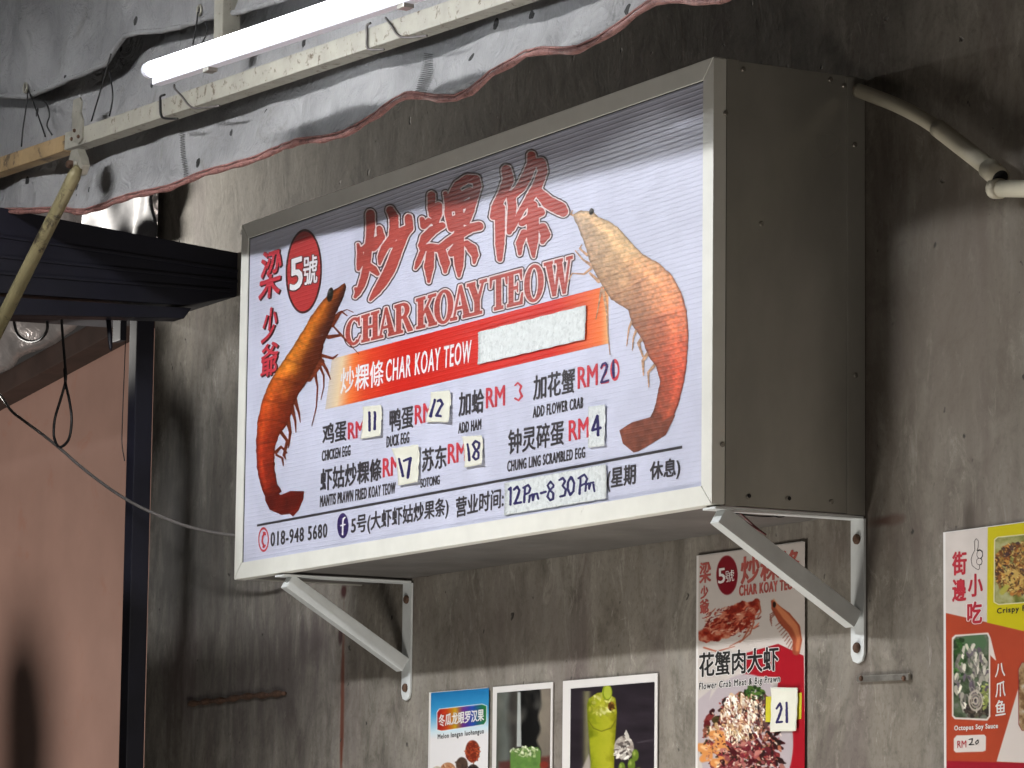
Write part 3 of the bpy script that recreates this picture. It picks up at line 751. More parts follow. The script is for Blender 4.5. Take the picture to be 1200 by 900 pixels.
def prawn(back, belly, tail, stops_back, stops_belly, legs, eye, bounds, plane, parent, mat, st=0.6, seg=6, seed=1, tailc=(90, 26, 18), legc=(110, 50, 30), name='prawn_print', segk=0.3):
    X, Y = grid(*bounds, st)
    body = list(back)+list(belly)[::-1]
    db = sd_poly(X, Y, body); dt = sd_poly(X, Y, tail)
    ub, d1 = polyline_uv(X, Y, back); ul, d2 = polyline_uv(X, Y, belly)
    v = d1/(d1+d2+1e-6); u = ub*(1-v)+ul*v
    nz = fbm(X, Y, 9, seed, 4, 14); n2 = fbm(X, Y, 3, seed+9, 3); st2 = vnoise(u*40, v*5, 1.0, seed+3)
    cb = rampc(np.clip(u+(nz-.5)*.12, 0, 1), [(a, np.array(c)/255.) for a, c in stops_back])
    cl = rampc(np.clip(u+(nz-.5)*.12, 0, 1), [(a, np.array(c)/255.) for a, c in stops_belly])
    vv = np.clip((v+(nz-.5)*.5-0.15)/0.7, 0, 1)[..., None]; vv = vv*vv*(3-2*vv)
    C = cb*(1-vv)+cl*vv
    C = C*(0.80+0.42*n2[..., None])
    hl = np.exp(-((v-0.28)/0.10)**2)*(0.10+0.28*np.clip(st2-0.35, 0, 1)); C = C+hl[..., None]*np.array([1.0, 0.72, 0.4])*0.55
    ph = np.clip((u-0.30)/0.66, 0, 1)*seg; fr = np.abs(ph-np.round(ph)); ln = np.exp(-(fr/0.045)**2)*(u > 0.3)*segk
    C = C*(1-ln[..., None])+np.array([0.25, 0.08, 0.04])*ln[..., None]
    edge = np.clip(-db/3.0, 0, 1)[..., None]; C = C*(0.72+0.28*edge)
    tc = np.array(tailc)/255.*(0.75+0.6*fbm(X, Y, 6, seed+20, 3, 12))[..., None]
    wt = np.clip(0.5-(dt-np.minimum(db, 3))/3.0, 0, 1)[..., None]*(dt < 0.8)[..., None]; C = C*(1-wt)+tc*wt
    Dm = np.minimum(db+(vnoise(X, Y, 4, seed+30)-.5)*1.1, dt)
    lc = np.array(legc)/255.
    for lg in legs:
        d = sd_stroke(X, Y, lg); a = (d < Dm)[..., None]&(Dm > -0.3)[..., None]
        C = np.where(a, lc*(0.7+0.6*n2[..., None]), C); Dm = np.minimum(Dm, d)
    ex, ey, erx, ery = eye; de = sd_ell(X, Y, ex, ey, erx, ery, 0.15); a = np.clip(0.5-de/0.8, 0, 1)[..., None]
    ec = np.array([0.13, 0.12, 0.10])+0.25*np.exp(-(((X-ex+erx*.3)/(erx*.4))**2+((Y-ey+ery*.4)/(ery*.3))**2))[..., None]; C = C*(1-a)+ec*a; Dm = np.minimum(Dm, de)
    return fill_field(name, Dm, X, Y, 0.0, plane, mat, parent, np.clip(C, 0, 1))
fp = crop(290, 320, 3.0)
q = lambda pts: [fp(*p) for p in pts]
back = q([(342, 34), (318, 52), (290, 68), (262, 100), (225, 150), (190, 210), (150, 275), (110, 330), (75, 390), (50, 450), (35, 520), (30, 600), (32, 680), (50, 760), (68, 800)])
belly = q([(348, 48), (336, 85), (312, 140), (296, 190), (268, 245), (258, 300), (215, 375), (180, 425), (165, 455), (145, 520), (108, 575), (95, 620), (95, 690), (105, 740), (120, 768)])
tail = q([(60, 745), (95, 768), (118, 780), (150, 766), (198, 767), (196, 796), (178, 835), (160, 856), (148, 846), (120, 850), (78, 832), (62, 800)])
lg = lambda *pts: cs(fp, pts, 3.0)
legs = [lg((298, 185, 6), (330, 135, 3), (350, 150, 2)), lg((300, 165, 4), (318, 140, 2), (350, 128, 1.5), (372, 138, 1.5)), lg((285, 225, 7), (330, 218, 4), (300, 185, 3)), lg((330, 218, 4), (370, 262, 1.6), (392, 285, 1.4)), lg((262, 290, 6), (300, 300, 4), (318, 286, 1.6)),
        lg((255, 300, 7), (278, 340, 5), (292, 374, 1.6)), lg((248, 315, 6), (268, 360, 3), (268, 400, 2), (258, 445, 1.2)), lg((235, 340, 6), (246, 400, 3), (242, 470, 2), (226, 538, 1.0)), lg((215, 370, 12), (262, 310, 8)),
        lg((165, 440, 8), (180, 490, 4), (186, 525, 1.5)), lg((155, 470, 8), (168, 520, 4), (170, 560, 1.5)), lg((140, 510, 9), (150, 560, 5), (144, 615, 1.6)), lg((118, 560, 6), (140, 590, 5), (128, 640, 5), (135, 655, 1.5)), lg((100, 630, 6), (118, 610, 4), (138, 632, 3)), lg((102, 640, 4), (122, 650, 4), (126, 678, 1.5)), lg((148, 470, 10), (120, 545, 8))]
prawn(back, belly, tail, [(0, (120, 55, 25)), (.15, (190, 100, 30)), (.4, (215, 125, 40)), (.6, (200, 80, 30)), (.8, (170, 50, 25)), (1, (130, 35, 22))],
      [(0, (60, 30, 22)), (.2, (75, 35, 25)), (.45, (95, 40, 20)), (.6, (110, 40, 22)), (.8, (140, 45, 24)), (1, (110, 32, 22))], legs, (*fp(291, 76), 3.6, 8.6), (296, 326, 424, 610), L0-2.6*dL, sign, MT['pr_col'], 0.55, 7, 3)
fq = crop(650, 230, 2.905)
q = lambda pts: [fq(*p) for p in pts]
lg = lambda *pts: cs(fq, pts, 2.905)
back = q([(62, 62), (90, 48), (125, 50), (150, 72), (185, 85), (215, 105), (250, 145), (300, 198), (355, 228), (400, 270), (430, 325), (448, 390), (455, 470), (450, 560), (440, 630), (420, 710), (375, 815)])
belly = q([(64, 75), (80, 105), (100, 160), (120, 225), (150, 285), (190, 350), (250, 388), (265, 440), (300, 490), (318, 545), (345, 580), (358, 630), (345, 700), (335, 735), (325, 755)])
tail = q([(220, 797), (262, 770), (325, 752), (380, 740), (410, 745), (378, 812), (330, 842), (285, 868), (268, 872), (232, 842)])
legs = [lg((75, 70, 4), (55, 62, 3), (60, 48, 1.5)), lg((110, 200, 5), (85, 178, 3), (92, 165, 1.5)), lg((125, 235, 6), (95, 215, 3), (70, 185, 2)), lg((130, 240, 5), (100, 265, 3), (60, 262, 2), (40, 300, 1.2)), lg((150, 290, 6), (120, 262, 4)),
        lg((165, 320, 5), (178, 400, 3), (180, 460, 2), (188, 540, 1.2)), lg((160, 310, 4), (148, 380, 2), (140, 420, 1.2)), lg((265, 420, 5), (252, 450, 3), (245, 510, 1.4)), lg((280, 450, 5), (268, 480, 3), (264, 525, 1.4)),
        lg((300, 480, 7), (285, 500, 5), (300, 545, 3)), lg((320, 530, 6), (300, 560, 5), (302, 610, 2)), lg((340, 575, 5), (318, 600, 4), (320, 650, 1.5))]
prawn(back, belly, tail, [(0, (206, 176, 142)), (.25, (218, 180, 134)), (.5, (226, 142, 98)), (.75, (214, 92, 66)), (1, (170, 82, 62))],  # pale stops carry the sign's glare, painted into this print
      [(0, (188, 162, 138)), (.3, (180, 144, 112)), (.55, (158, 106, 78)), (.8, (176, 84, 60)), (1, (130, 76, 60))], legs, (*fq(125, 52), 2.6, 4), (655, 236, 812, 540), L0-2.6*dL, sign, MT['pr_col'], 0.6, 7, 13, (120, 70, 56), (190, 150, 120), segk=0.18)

# ================================================================== price notes and stickers on the sign
YN = face_y-0.0026
def note(quad, label, mat='note', strokes=None, lab_cat='note', curl=0.004, fcrop=None, s=6.0, ink='ink', th=0.0006, nm='price_note', y0=None, n=16, grp='handwritten paper patches taped over prices'):
    y0 = YN if y0 is None else y0
    """crumpled slip: quad = TL, TR, BR, BL (photo pixels)"""
    C4 = [at(q_, y=y0) for q_ in quad]; bx0, bx1 = min(c[0] for c in C4), max(c[0] for c in C4); bz0, bz1 = min(c[2] for c in C4), max(c[2] for c in C4)
    sdd = len(label)*3.7
    def slip_y(x, z):
        u = (np.asarray(x)-bx0)/(bx1-bx0); v = (bz1-np.asarray(z))/(bz1-bz0); e = np.clip(np.abs(v-.5)*2-.45, 0, 1)**2+.6*np.clip(u*1.25-.55, 0, 1)**2*(v > .5)+.5*np.clip(.35-v, 0, 1)
        w_ = (vnoise(np.asarray(x)*1000+sdd*9+5e3, np.asarray(z)*1000+5e3, 13, 5)-.5)*.5+(np.abs(vnoise(np.asarray(x)*1000+5e3, np.asarray(z)*1000+sdd*5+5e3, 22, 6)-.5))*.9
        return y0-curl*(e*1.6+w_*.42+.1)
    V = []
    TL, TR, BR, BL = quad
    for j in range(n+1):
        for i in range(n+1):
            u, v = i/n, j/n; px = (TL[0]*(1-u)+TR[0]*u)*(1-v)+(BL[0]*(1-u)+BR[0]*u)*v; py = (TL[1]*(1-u)+TR[1]*u)*(1-v)+(BL[1]*(1-u)+BR[1]*u)*v
            e_ = .35*math.sin(px*3.1+py*1.7+sdd) if i in (0, n) or j in (0, n) else 0
            p = at((px+e_, py+e_*.7), y=y0); V.append((p[0], float(slip_y(p[0], p[2])), p[2]))
    m = len(V); V += [(x, y+th, z) for x, y, z in V]; Fc = []
    for j in range(n):
        for i in range(n):
            a = j*(n+1)+i; Fc.append((a, a+n+1, a+n+2, a+1)); Fc.append((a+m, a+m+1, a+m+n+2, a+m+n+1))
    ring = [i for i in range(n)]+[(n+1)*j+n for j in range(n)]+[(n+1)*n+i for i in range(n, 0, -1)]+[(n+1)*j for j in range(n, 0, -1)]
    for k in range(len(ring)): a, b = ring[k], ring[(k+1) % len(ring)]; Fc.append((a, b, b+m, a+m))
    o = mesh(nm, V, Fc, mat, None, smooth=True); tag(o, label, lab_cat, grp)
    if strokes:
        xs = [p[0] for st in strokes for p in st]; ys = [p[1] for st in strokes for p in st]
        X, Y = grid(min(xs)-3, min(ys)-3, max(xs)+3, max(ys)+3, 0.4); Dm = np.full(X.shape, 99.)
        for st in strokes: Dm = np.minimum(Dm, sd_stroke(X, Y, st))
        ho = fill_field('handwriting', Dm+(vnoise(X, Y, 2, 3)-.5)*.4-.38, X, Y, 0, y0, MT[ink], o); og = ORG[o.name]
        for v in ho.data.vertices: v.co.y = float(slip_y(v.co.x+og[0], v.co.z+og[2]))-.00035-og[1]
    return o
fb = crop(365, 450, 6); fc = crop(500, 430, 6); fd = crop(590, 410, 6); fh = crop(520, 520, 3.871)
S_ = lambda f, s, *pts: cs(f, pts, s)
note((fb(372, 160), fb(498, 148), fb(496, 365), fb(350, 388)), 'small cream paper slip reading 11 beside the chicken egg price', strokes=[S_(fb, 6, (412, 202, 6), (412, 325, 7)), S_(fb, 6, (450, 198, 6), (450, 318, 7))])
note((fb(855, 60), fb(985, 45), fb(982, 270), fb(806, 268)), 'white paper slip reading 12 lifting off beside the duck egg price', strokes=[S_(fb, 6, (872, 112, 6), (842, 226, 8)), S_(fb, 6, (892, 122, 5), (912, 112, 7), (926, 140, 7), (905, 185, 7), (882, 222, 7), (916, 226, 6))], curl=0.006)
note((fb(580, 455), fb(762, 426), fb(762, 690), fb(620, 715)), 'large creased cream paper slip reading 17 over the mantis prawn price', strokes=[S_(fb, 6, (620, 528, 6), (645, 645, 8)), S_(fb, 6, (655, 540, 6), (700, 522, 8), (682, 658, 8))], curl=0.005)
note((fc(262, 490), fc(395, 482), fc(403, 685), fc(272, 708)), 'torn cream paper slip reading 18 beside the sotong price', strokes=[S_(fc, 6, (292, 545, 5), (303, 655, 7)), S_(fc, 6, (372, 535, 6), (350, 522, 6), (328, 545, 6), (345, 578, 6), (372, 605, 7), (372, 640, 6), (350, 652, 6), (330, 632, 6), (345, 598, 6), (368, 570, 6), (374, 540, 6))], curl=0.005)
note((fd(600, 400), fd(718, 385), fd(715, 675), fd(597, 690)), 'narrow wrinkled white tape patch reading 4 beside the scrambled egg price', 'foil', [S_(fd, 6, (662, 465, 7), (628, 565, 7), (686, 548, 7)), S_(fd, 6, (664, 465, 6), (668, 598, 9))], curl=0.002)
fo = crop(540, 330, 6.667)
note((fo(140, 395), fo(980, 185), fo(972, 452), fo(133, 648)), 'blank wrinkled white sticker covering part of the red banner', 'foil', None, 'sticker', 0.0015, nm='blank_sticker', n=24, grp='wrinkled white stickers')
hs = [S_(fh, 3.871, (298, 207, 4), (306, 200, 4), (304, 276, 4)), S_(fh, 3.871, (320, 208, 4), (335, 195, 4), (345, 212, 4), (335, 245, 4), (322, 272, 4), (352, 266, 4)), S_(fh, 3.871, (370, 200, 3.5), (366, 265, 4)), S_(fh, 3.871, (362, 200, 3.5), (385, 187, 3.5), (394, 203, 3.5), (388, 222, 3.5), (369, 230, 3.5)),
      S_(fh, 3.871, (388, 264, 3.5), (392, 236, 3.5), (404, 230, 3.5), (406, 256, 3.5), (412, 230, 3.5), (424, 226, 3.5), (430, 250, 3.5)), S_(fh, 3.871, (443, 224, 4.5), (464, 218, 4.5)),
      S_(fh, 3.871, (500, 188, 3.5), (486, 172, 3.5), (472, 190, 3.5), (482, 210, 3.5), (499, 226, 4), (497, 250, 4), (484, 257, 3.5), (472, 240, 3.5), (480, 214, 3.5), (498, 196, 3.5)),
      S_(fh, 3.871, (526, 165, 3.5), (542, 156, 4), (552, 170, 4), (540, 190, 3.5), (556, 208, 4), (550, 234, 4), (530, 240, 3.5)),
      S_(fh, 3.871, (578, 152, 4), (565, 175, 4), (564, 205, 4), (575, 232, 4), (590, 215, 4), (593, 180, 4), (582, 152, 4)),
      S_(fh, 3.871, (622, 155, 3.5), (618, 228, 4)), S_(fh, 3.871, (612, 157, 3.5), (640, 140, 3.5), (652, 158, 3.5), (644, 180, 3.5), (622, 192, 3.5)),
      S_(fh, 3.871, (645, 214, 3.5), (648, 186, 3.5), (660, 180, 3.5), (662, 205, 3.5), (668, 178, 3.5), (680, 176, 3.5), (686, 216, 3.5))]
note((fh(278, 178), fh(738, 92), fh(740, 248), fh(275, 325)), 'long wrinkled white sticker with handwritten opening hours 12Pm-8 30Pm', 'foil', hs, 'sticker', 0.0015, nm='hours_sticker', n=20, grp='wrinkled white stickers')

# ================================================================== brackets under the sign
def bracket(xc, label):
    b = empty('shelf_bracket', (xc, 0, -0.235), label, 'bracket', 'white steel brackets under the sign')
    prism('wall_plate', [(xc-.019, -.0055, -.006), (xc+.019, -.0055, -.006), (xc+.019, -.0055, -.222), (xc+.013, -.0055, -.233), (xc, -.0055, -.237), (xc-.013, -.0055, -.233), (xc-.019, -.0055, -.222)], (0, .004, 0), 'white', b, 0.0006)
    box('top_arm', xc-.019, xc+.019, -.285, -.006, -.0065, -.0025, 'white', b, 0.0006)
    a_ = np.array([xc, -.268, -.014]); c_ = np.array([xc, -.012, -.168]); dr = (c_-a_)/np.linalg.norm(c_-a_); nr = np.cross(dr, (1, 0, 0))
    bar('brace', a_, c_, np.array([0.026, 0, 0]), nr*0.030, 'white', b, 0.003)
    for z in (-.038, -.212):
        V, Fc = disc_vf((xc+.001, -.0056, z), (0, -1, 0), 0.0085, 0.006, 10); mesh('bolt', V, Fc, 'rust', b)
bracket(1.783, 'white steel bracket under the right end of the sign, above the crab poster')
bracket(0.198, 'white steel bracket under the left end of the sign, over bare wall')
# loose wires
def wire(name, pts, y, r, mat, label, cat='wire', group=None, parent=None, n=8, sub=5):
    P = smooth_path([at(p, y=y if np.isscalar(y) else y[k]) for k, p in enumerate(pts)], sub); o = tube(name, P, r, mat, parent, n)
    if parent is None: tag(o, label, cat, group)
    return o
wire('red_wire', [(829, 594), (842, 598), (857, 604), (870, 610), (882, 617), (897, 626)], [-.28, -.25, -.22, -.20, -.18, -.16], 0.0017, 'redwire', 'longer dark red wire poking out under the right end of the sign')
wire('red_wire', [(866, 600), (874, 607), (885, 617), (898, 627)], [-.2, -.19, -.175, -.158], 0.0014, 'redwire', 'shorter dark red wire crossing the longer one below the sign corner')
wire('twisted_wire', [(853, 600), (880, 604), (905, 605), (918, 601), (920, 595)], [-.2, -.17, -.12, -.1, -.1], 0.0013, 'cable', 'thin black wire curling under the right bottom edge of the sign')
wire('twisted_wire', [(905, 604), (912, 606), (919, 605), (920, 602)], [-.13, -.12, -.11, -.11], 0.0011, 'cable', 'tiny black wire hook at the sign bottom beside the longer black wire')

# ================================================================== posters
def poster_root(x0, x1, z0, z1, label, nm='poster', mat='p_white', bend=0.004, yb=-0.004):
    n = 14; V = []; m = 0
    for j in range(n+1):
        for i in range(n+1):
            u, v = i/n, j/n; V.append((x0+(x1-x0)*u, yb, z1+(z0-z1)*v))
    m = len(V); V += [(x, y+.0018, z) for x, y, z in V]; Fc = []
    for j in range(n):
        for i in range(n):
            a = j*(n+1)+i; Fc.append((a, a+n+1, a+n+2, a+1)); Fc.append((a+m, a+m+1, a+m+n+2, a+m+n+1))
    ring = [i for i in range(n)]+[(n+1)*j+n for j in range(n)]+[(n+1)*n+i for i in range(n, 0, -1)]+[(n+1)*j for j in range(n, 0, -1)]
    for k in range(len(ring)): a, b = ring[k], ring[(k+1) % len(ring)]; Fc.append((a, b, b+m, a+m))
    o = mesh(nm, V, Fc, mat); tag(o, label, 'poster'); return o
YP = -0.0046
def quad_px(x0, x1, z0, z1):
    def pr(x, z):
        d = np.array([x, 0, z])-CP; return (600+F0*(d@_r2)/(d@_f), 450-F0*(d@_u2)/(d@_f))
    return pr(x0, z1), pr(x1, z1), pr(x0, z0), pr(x1, z0)
def canvas_world(x0, x1, z0, z1, st): return Cv(*quad_px(x0, x1, z0, z1), st)
def bokeh(c, seed, n, cols, rmin, rmax, x0, y0, x1, y1, soft=4, op=.6):
    r = random.Random(seed)
    for _ in range(n): c.el(r.uniform(x0, x1), r.uniform(y0, y1), r.uniform(rmin, rmax)*.6, r.uniform(rmin, rmax), r.choice(cols), soft, op, r.uniform(-.6, .6))
def speckle(c, region, seed, n, cols, l0, l1, w0, w1, ang=None, op=1, soft=1.2):
    """short dabs of colour inside an ellipse (food texture)"""
    cx, cy, rx, ry = region; r = random.Random(seed)
    for _ in range(n):
        t_ = r.uniform(0, 6.283); q_ = math.sqrt(r.random()); x = cx+rx*q_*math.cos(t_); y = cy+ry*q_*math.sin(t_); a = r.uniform(0, 3.14) if ang is None else ang+r.uniform(-.5, .5); l = r.uniform(l0, l1); w_ = r.uniform(w0, w1)
        x2, y2 = x+l*math.cos(a), y+l*math.sin(a); xm, ym = (x+x2)/2+r.uniform(-1, 1), (y+y2)/2+r.uniform(-1, 1)
        lo = (min(x, x2)-w_*2-2, max(x, x2)+w_*2+2, min(y, y2)-w_*2-2, max(y, y2)+w_*2+2)
        m = (c.X > lo[0]) & (c.X < lo[1]) & (c.Y > lo[2]) & (c.Y < lo[3])
        if not m.any(): continue
        d = sd_stroke(c.X[m], c.Y[m], [(x, y, w_), (xm, ym, w_*1.1), (x2, y2, w_*.5)]); a_ = (np.clip(.5-d/(soft*c.st*1.2), 0, 1)*op)[:, None]; col = np.array(r.choice(cols))/255.*r.uniform(.85, 1.12)
        c.C[m] = c.C[m]*(1-a_)+col*a_

# ---- melon longan poster
p = poster_root(.296, .534, -.60, -.225, 'blue and white melon longan drink poster, leftmost of the five on the wall', bend=.001)
c = canvas_world(.2965, .5335, -.40, -.2255, 0.55)
c.C = rampc(c.Y+(c.X-505)*.085, [(812, np.array([30, 110, 165])/255.), (835, np.array([60, 150, 200])/255.), (858, np.array([205, 225, 232])/255.), (866, np.array([228, 226, 226])/255.)])
fm = crop(490, 760, 4); mm = lambda *P: [fm(*p_) for p_ in P]
bd = sd_poly(c.X, c.Y, mm((90, 300), (100, 285), (300, 262), (320, 270), (318, 340), (308, 355), (110, 385), (90, 380)))
c.put(bd-.8, (225, 225, 225)); rb = rampc((c.X-512)/56, [(0, (.62, .10, .12)), (.2, (.72, .25, .1)), (.38, (.75, .6, .12)), (.55, (.4, .18, .5)), (.75, (.15, .3, .65)), (1, (.12, .45, .2))]); c.put(bd, rb)
def blob(c, cx, cy, rx, ry, cols, seed, n=30, base=(60, 35, 25), l=(1, 3), w_=(.4, 1)):
    c.el(cx, cy, rx, ry, base, 1.5); speckle(c, (cx, cy, rx*.95, ry*.95), seed, n, cols, l[0], l[1], w_[0], w_[1])
blob(c, *fm(255, 482), 8.5, 13, [(150, 60, 35), (110, 35, 22), (180, 90, 55)], 3, 60, (110, 40, 25))
blob(c, *fm(205, 545), 7, 9, [(80, 62, 52), (100, 80, 66), (60, 45, 38)], 4, 20, (78, 60, 50), (1, 2))
blob(c, *fm(140, 570), 9, 9, [(190, 140, 100), (160, 95, 60), (215, 190, 160)], 5, 30, (180, 130, 95))
blob(c, *fm(258, 575), 7, 8, [(35, 28, 28), (70, 58, 50)], 6, 20, (35, 28, 28), (1, 2))
blob(c, *fm(90, 600), 9, 12, [(200, 190, 170)], 6, 20, (190, 175, 150), (1, 2))
c.build('printed_picture', YP, MT['photo'], p)
text('冬瓜龙眼罗汉果', fm(97, 366), fm(308, 338), fm(97, 310), YP-.0004, 'p_white', p, .25)
text('Melon longan luohanguo', fm(92, 432), fm(308, 405), fm(92, 402), YP-.0004, 'p_black', p, .12)

# ---- green drink
p = poster_root(.557, .787, -.60, -.225, 'narrow framed photo of an iced green drink with a straw, second from the left', bend=.001)
c = canvas_world(.566, .772, -.42, -.236, 0.55); c.fill((62, 62, 60))
c.C = rampc(c.X+(vnoise(c.X, c.Y, 14, 2)-.5)*6, [(580, (.30, .31, .28)), (592, (.36, .38, .36)), (600, (.20, .19, .18)), (606, (.26, .25, .23)), (612, (.06, .06, .06)), (630, (.08, .08, .08)), (634, (.48, .45, .40)), (650, (.50, .46, .42))])*(0.85+.3*fbm(c.X, c.Y, 18, 4))[..., None]
bokeh(c, 5, 10, [(110, 108, 100), (60, 58, 52), (130, 128, 120)], 4, 9, 580, 800, 632, 850, 8, .35)
c.po([(585, 893), (650, 885), (650, 960), (580, 960)], (85, 38, 34), 6, .8)
c.po(mm((466, 205), (480, 205), (484, 460), (462, 460)), (180, 185, 182), 2, .9)
c.po(mm((432, 500), (440, 470), (560, 462), (575, 480), (572, 600), (578, 740), (430, 740)), (92, 128, 62), 2)
speckle(c, (*fm(502, 480), 16, 6), 8, 70, [(165, 180, 130), (110, 140, 75), (215, 220, 190), (90, 120, 60)], 1.5, 4, .5, 1.4)
speckle(c, (*fm(502, 560), 15, 20), 9, 60, [(80, 115, 55), (125, 160, 80), (100, 140, 65)], 1.5, 5, .8, 2, None, .5, 3)
c.el(*fm(590, 545), 5, 4, (130, 45, 35), 2, .8); c.build('printed_picture', YP, MT['photo'], p)

# ---- lime drink
p = poster_root(.825, 1.16, -.60, -.225, 'large dark photo of a tall yellow lime juice glass, third from the left', bend=.001)
c = canvas_world(.847, 1.143, -.44, -.2395, 0.55); c.fill((40, 34, 40)); c.C = c.C*(0.75+.5*fbm(c.X, c.Y, 26, 6, 4, 9))[..., None]
c.C += (np.exp(-((c.X-688)/4.5)**2)*(c.Y > 810))[..., None]*np.array([.35, .36, .2])*.8
c.po(mm((760, 700), (770, 560), (800, 495), (830, 600), (830, 740)), (170, 160, 155), 3, .8)
g_ = sd_poly(c.X, c.Y, mm((792, 262), (800, 235), (840, 208), (880, 205), (925, 232), (932, 300), (920, 480), (915, 740), (810, 740), (808, 520), (794, 330)))
gc = rampc((c.X-688)/35+(fbm(c.X, c.Y, 7, 8)-.5)*.5, [(0, (.42, .46, .06)), (.3, (.60, .62, .13)), (.7, (.66, .66, .17)), (1, (.50, .50, .08))]); c.put(g_, gc, 1.6)
speckle(c, (*fm(862, 260), 16, 13), 18, 60, [(205, 205, 110), (160, 160, 50), (225, 225, 160), (130, 130, 40)], 2, 5, .6, 1.8, None, .7, 2)
c.st_([(*fm(800, 340), .5), (*fm(822, 374), .5), (*fm(860, 388), .5), (*fm(905, 372), .5), (*fm(930, 330), .5)], (95, 95, 20), 2)
c.el(*fm(886, 205), 6, 9.5, (125, 140, 25)); c.el(*fm(888, 205), 4.4, 7.6, (165, 175, 60)); c.el(*fm(905, 270), 3.8, 5, (90, 58, 20), 2); speckle(c, (*fm(905, 268), 4, 5), 2, 16, [(60, 36, 14), (150, 110, 40)], 1, 2, .4, .8)
c.el(*fm(965, 465), 11.5, 14, (168, 160, 150), 1.5); speckle(c, (*fm(965, 462), 10, 14), 21, 45, [(215, 210, 200), (130, 120, 112), (90, 82, 78), (190, 184, 175)], 2, 6, .6, 1.8); c.po(mm((965, 400), (975, 380), (990, 410), (985, 430)), (190, 185, 175))
for a_, b_, r1 in ((1018, 500, 5.0), (1000, 545, 5.5), (955, 560, 5), (1035, 590, 6)): c.el(*fm(a_, b_), r1*.8, r1*1.4, (96, 118, 40), 1.4); c.el(fm(a_, b_)[0]-1.2, fm(a_, b_)[1]-2, 1.4, 2.4, (150, 165, 80), 2.5)
c.st_([(*fm(1030, 440), .6), (*fm(1115, 425), .4)], (95, 88, 95), 3, .6); c.build('printed_picture', YP, MT['photo'], p)

# ---- flower crab poster
p = poster_root(1.288, 1.622, -.66, -.029, 'tall white and red flower crab meat and big prawn poster half behind the bracket', bend=.002)
c = canvas_world(1.2885, 1.6215, -.43, -.0295, 0.62); c.fill((196, 188, 182)); fk = crop(780, 630, 3.335); kk = lambda *P: [fk(*q_) for q_ in P]
c.C = c.C*(0.94+.1*fbm(c.X, c.Y, 30, 3))[..., None]
c.el(*fk(240, 147), 12.5, 23, (120, 16, 30), 1.2)
# red field and pale bowl
c.po(kk((300, 455), (440, 415), (540, 462), (548, 980), (470, 980), (430, 700), (440, 545), (300, 540)), (158, 20, 34), 1.2)
c.el(*fk(315, 800), 55, 80, (176, 166, 170), 2); c.po(kk((120, 640), (180, 590), (118, 900)), (176, 166, 170), 2)
# crab
crab = [(*fk(150, 385), 8), (*fk(200, 365), 12), (*fk(255, 330), 16), (*fk(305, 300), 15), (*fk(350, 265), 7)]
d_ = sd_stroke(c.X, c.Y, crab)+(fbm(c.X, c.Y, 6, 3)-.5)*7; cc = rampc(fbm(c.X, c.Y, 7, 12, 4), [(.25, (.42, .10, .07)), (.5, (.60, .20, .13)), (.72, (.78, .52, .42))]); c.put(d_, cc, 2)
speckle(c, (*fk(250, 330), 34, 18), 31, 160, [(205, 160, 140), (150, 45, 30), (120, 30, 22), (190, 110, 85)], 2, 7, .3, .9, -.5)
for a_ in ((150, 430, 200, 445, 270, 425), (330, 350, 300, 400, 250, 425), (345, 330, 330, 375, 290, 410), (365, 255, 372, 290, 355, 320)): c.st_([(*fk(a_[0], a_[1]), 1), (*fk(a_[2], a_[3]), .8), (*fk(a_[4], a_[5]), .4)], (160, 85, 60), 1.5)
# small prawn
pr = [(*fk(418, 250), 2), (*fk(430, 275), 5), (*fk(465, 315), 8.5), (*fk(500, 355), 8), (*fk(515, 400), 5.5), (*fk(510, 445), 4.5)]
c.st_(pr, (150, 72, 48), 1.5); c.st_([(x+1.5, y-2, r*.45) for x, y, r in pr], (205, 130, 88), 3, .8); c.el(*fk(425, 262), 2, 3.5, (40, 25, 20))
for k in range(9): c.st_([(*fk(450+k*6, 330+k*11), .6), (*fk(430+k*7, 345+k*12), .3)], (120, 60, 45), 1.5)
for k in range(3): c.st_([(*fk(425, 290+k*6), .6), (*fk(408, 300+k*10), .4), (*fk(415, 325+k*10), .25)], (120, 60, 45), 1.5)
# crab meat dish
speckle(c, (*fk(300, 790), 45, 55), 41, 260, [(96, 26, 32), (60, 20, 24), (130, 50, 48), (40, 24, 22), (150, 90, 70), (70, 60, 30)], 3, 12, 1, 3.5)
speckle(c, (*fk(300, 690), 26, 26), 42, 110, [(235, 222, 200), (215, 190, 160), (245, 240, 228), (205, 170, 130)], 4, 13, .9, 2.6, 1.3)
speckle(c, (*fk(235, 760), 22, 12), 43, 40, [(230, 215, 190), (205, 170, 120)], 3, 9, .9, 2.2, 1.3)
speckle(c, (*fk(345, 605), 12, 8), 44, 40, [(45, 75, 30), (80, 110, 45), (30, 50, 22)], 2, 6, .8, 2); speckle(c, (*fk(385, 680), 8, 20), 45, 60, [(50, 30, 32), (90, 60, 60), (30, 22, 24)], 3, 8, .8, 2)
for k, (a_, b_) in enumerate(((200, 790), (215, 850), (205, 900), (150, 840), (180, 950))): c.st_([(*fk(a_-15, b_-20), 5), (*fk(a_+10, b_-15), 7), (*fk(a_+15, b_+15), 6), (*fk(a_-5, b_+25), 4)], (208, 140, 80), 2.5); c.st_([(*fk(a_-8, b_-22), 1.5), (*fk(a_+8, b_-15), 2)], (232, 190, 140), 3)
speckle(c, (*fk(330, 880), 40, 26), 47, 120, [(110, 34, 44), (150, 80, 80), (80, 24, 30), (170, 110, 100), (45, 25, 25)], 3, 9, 1, 3)
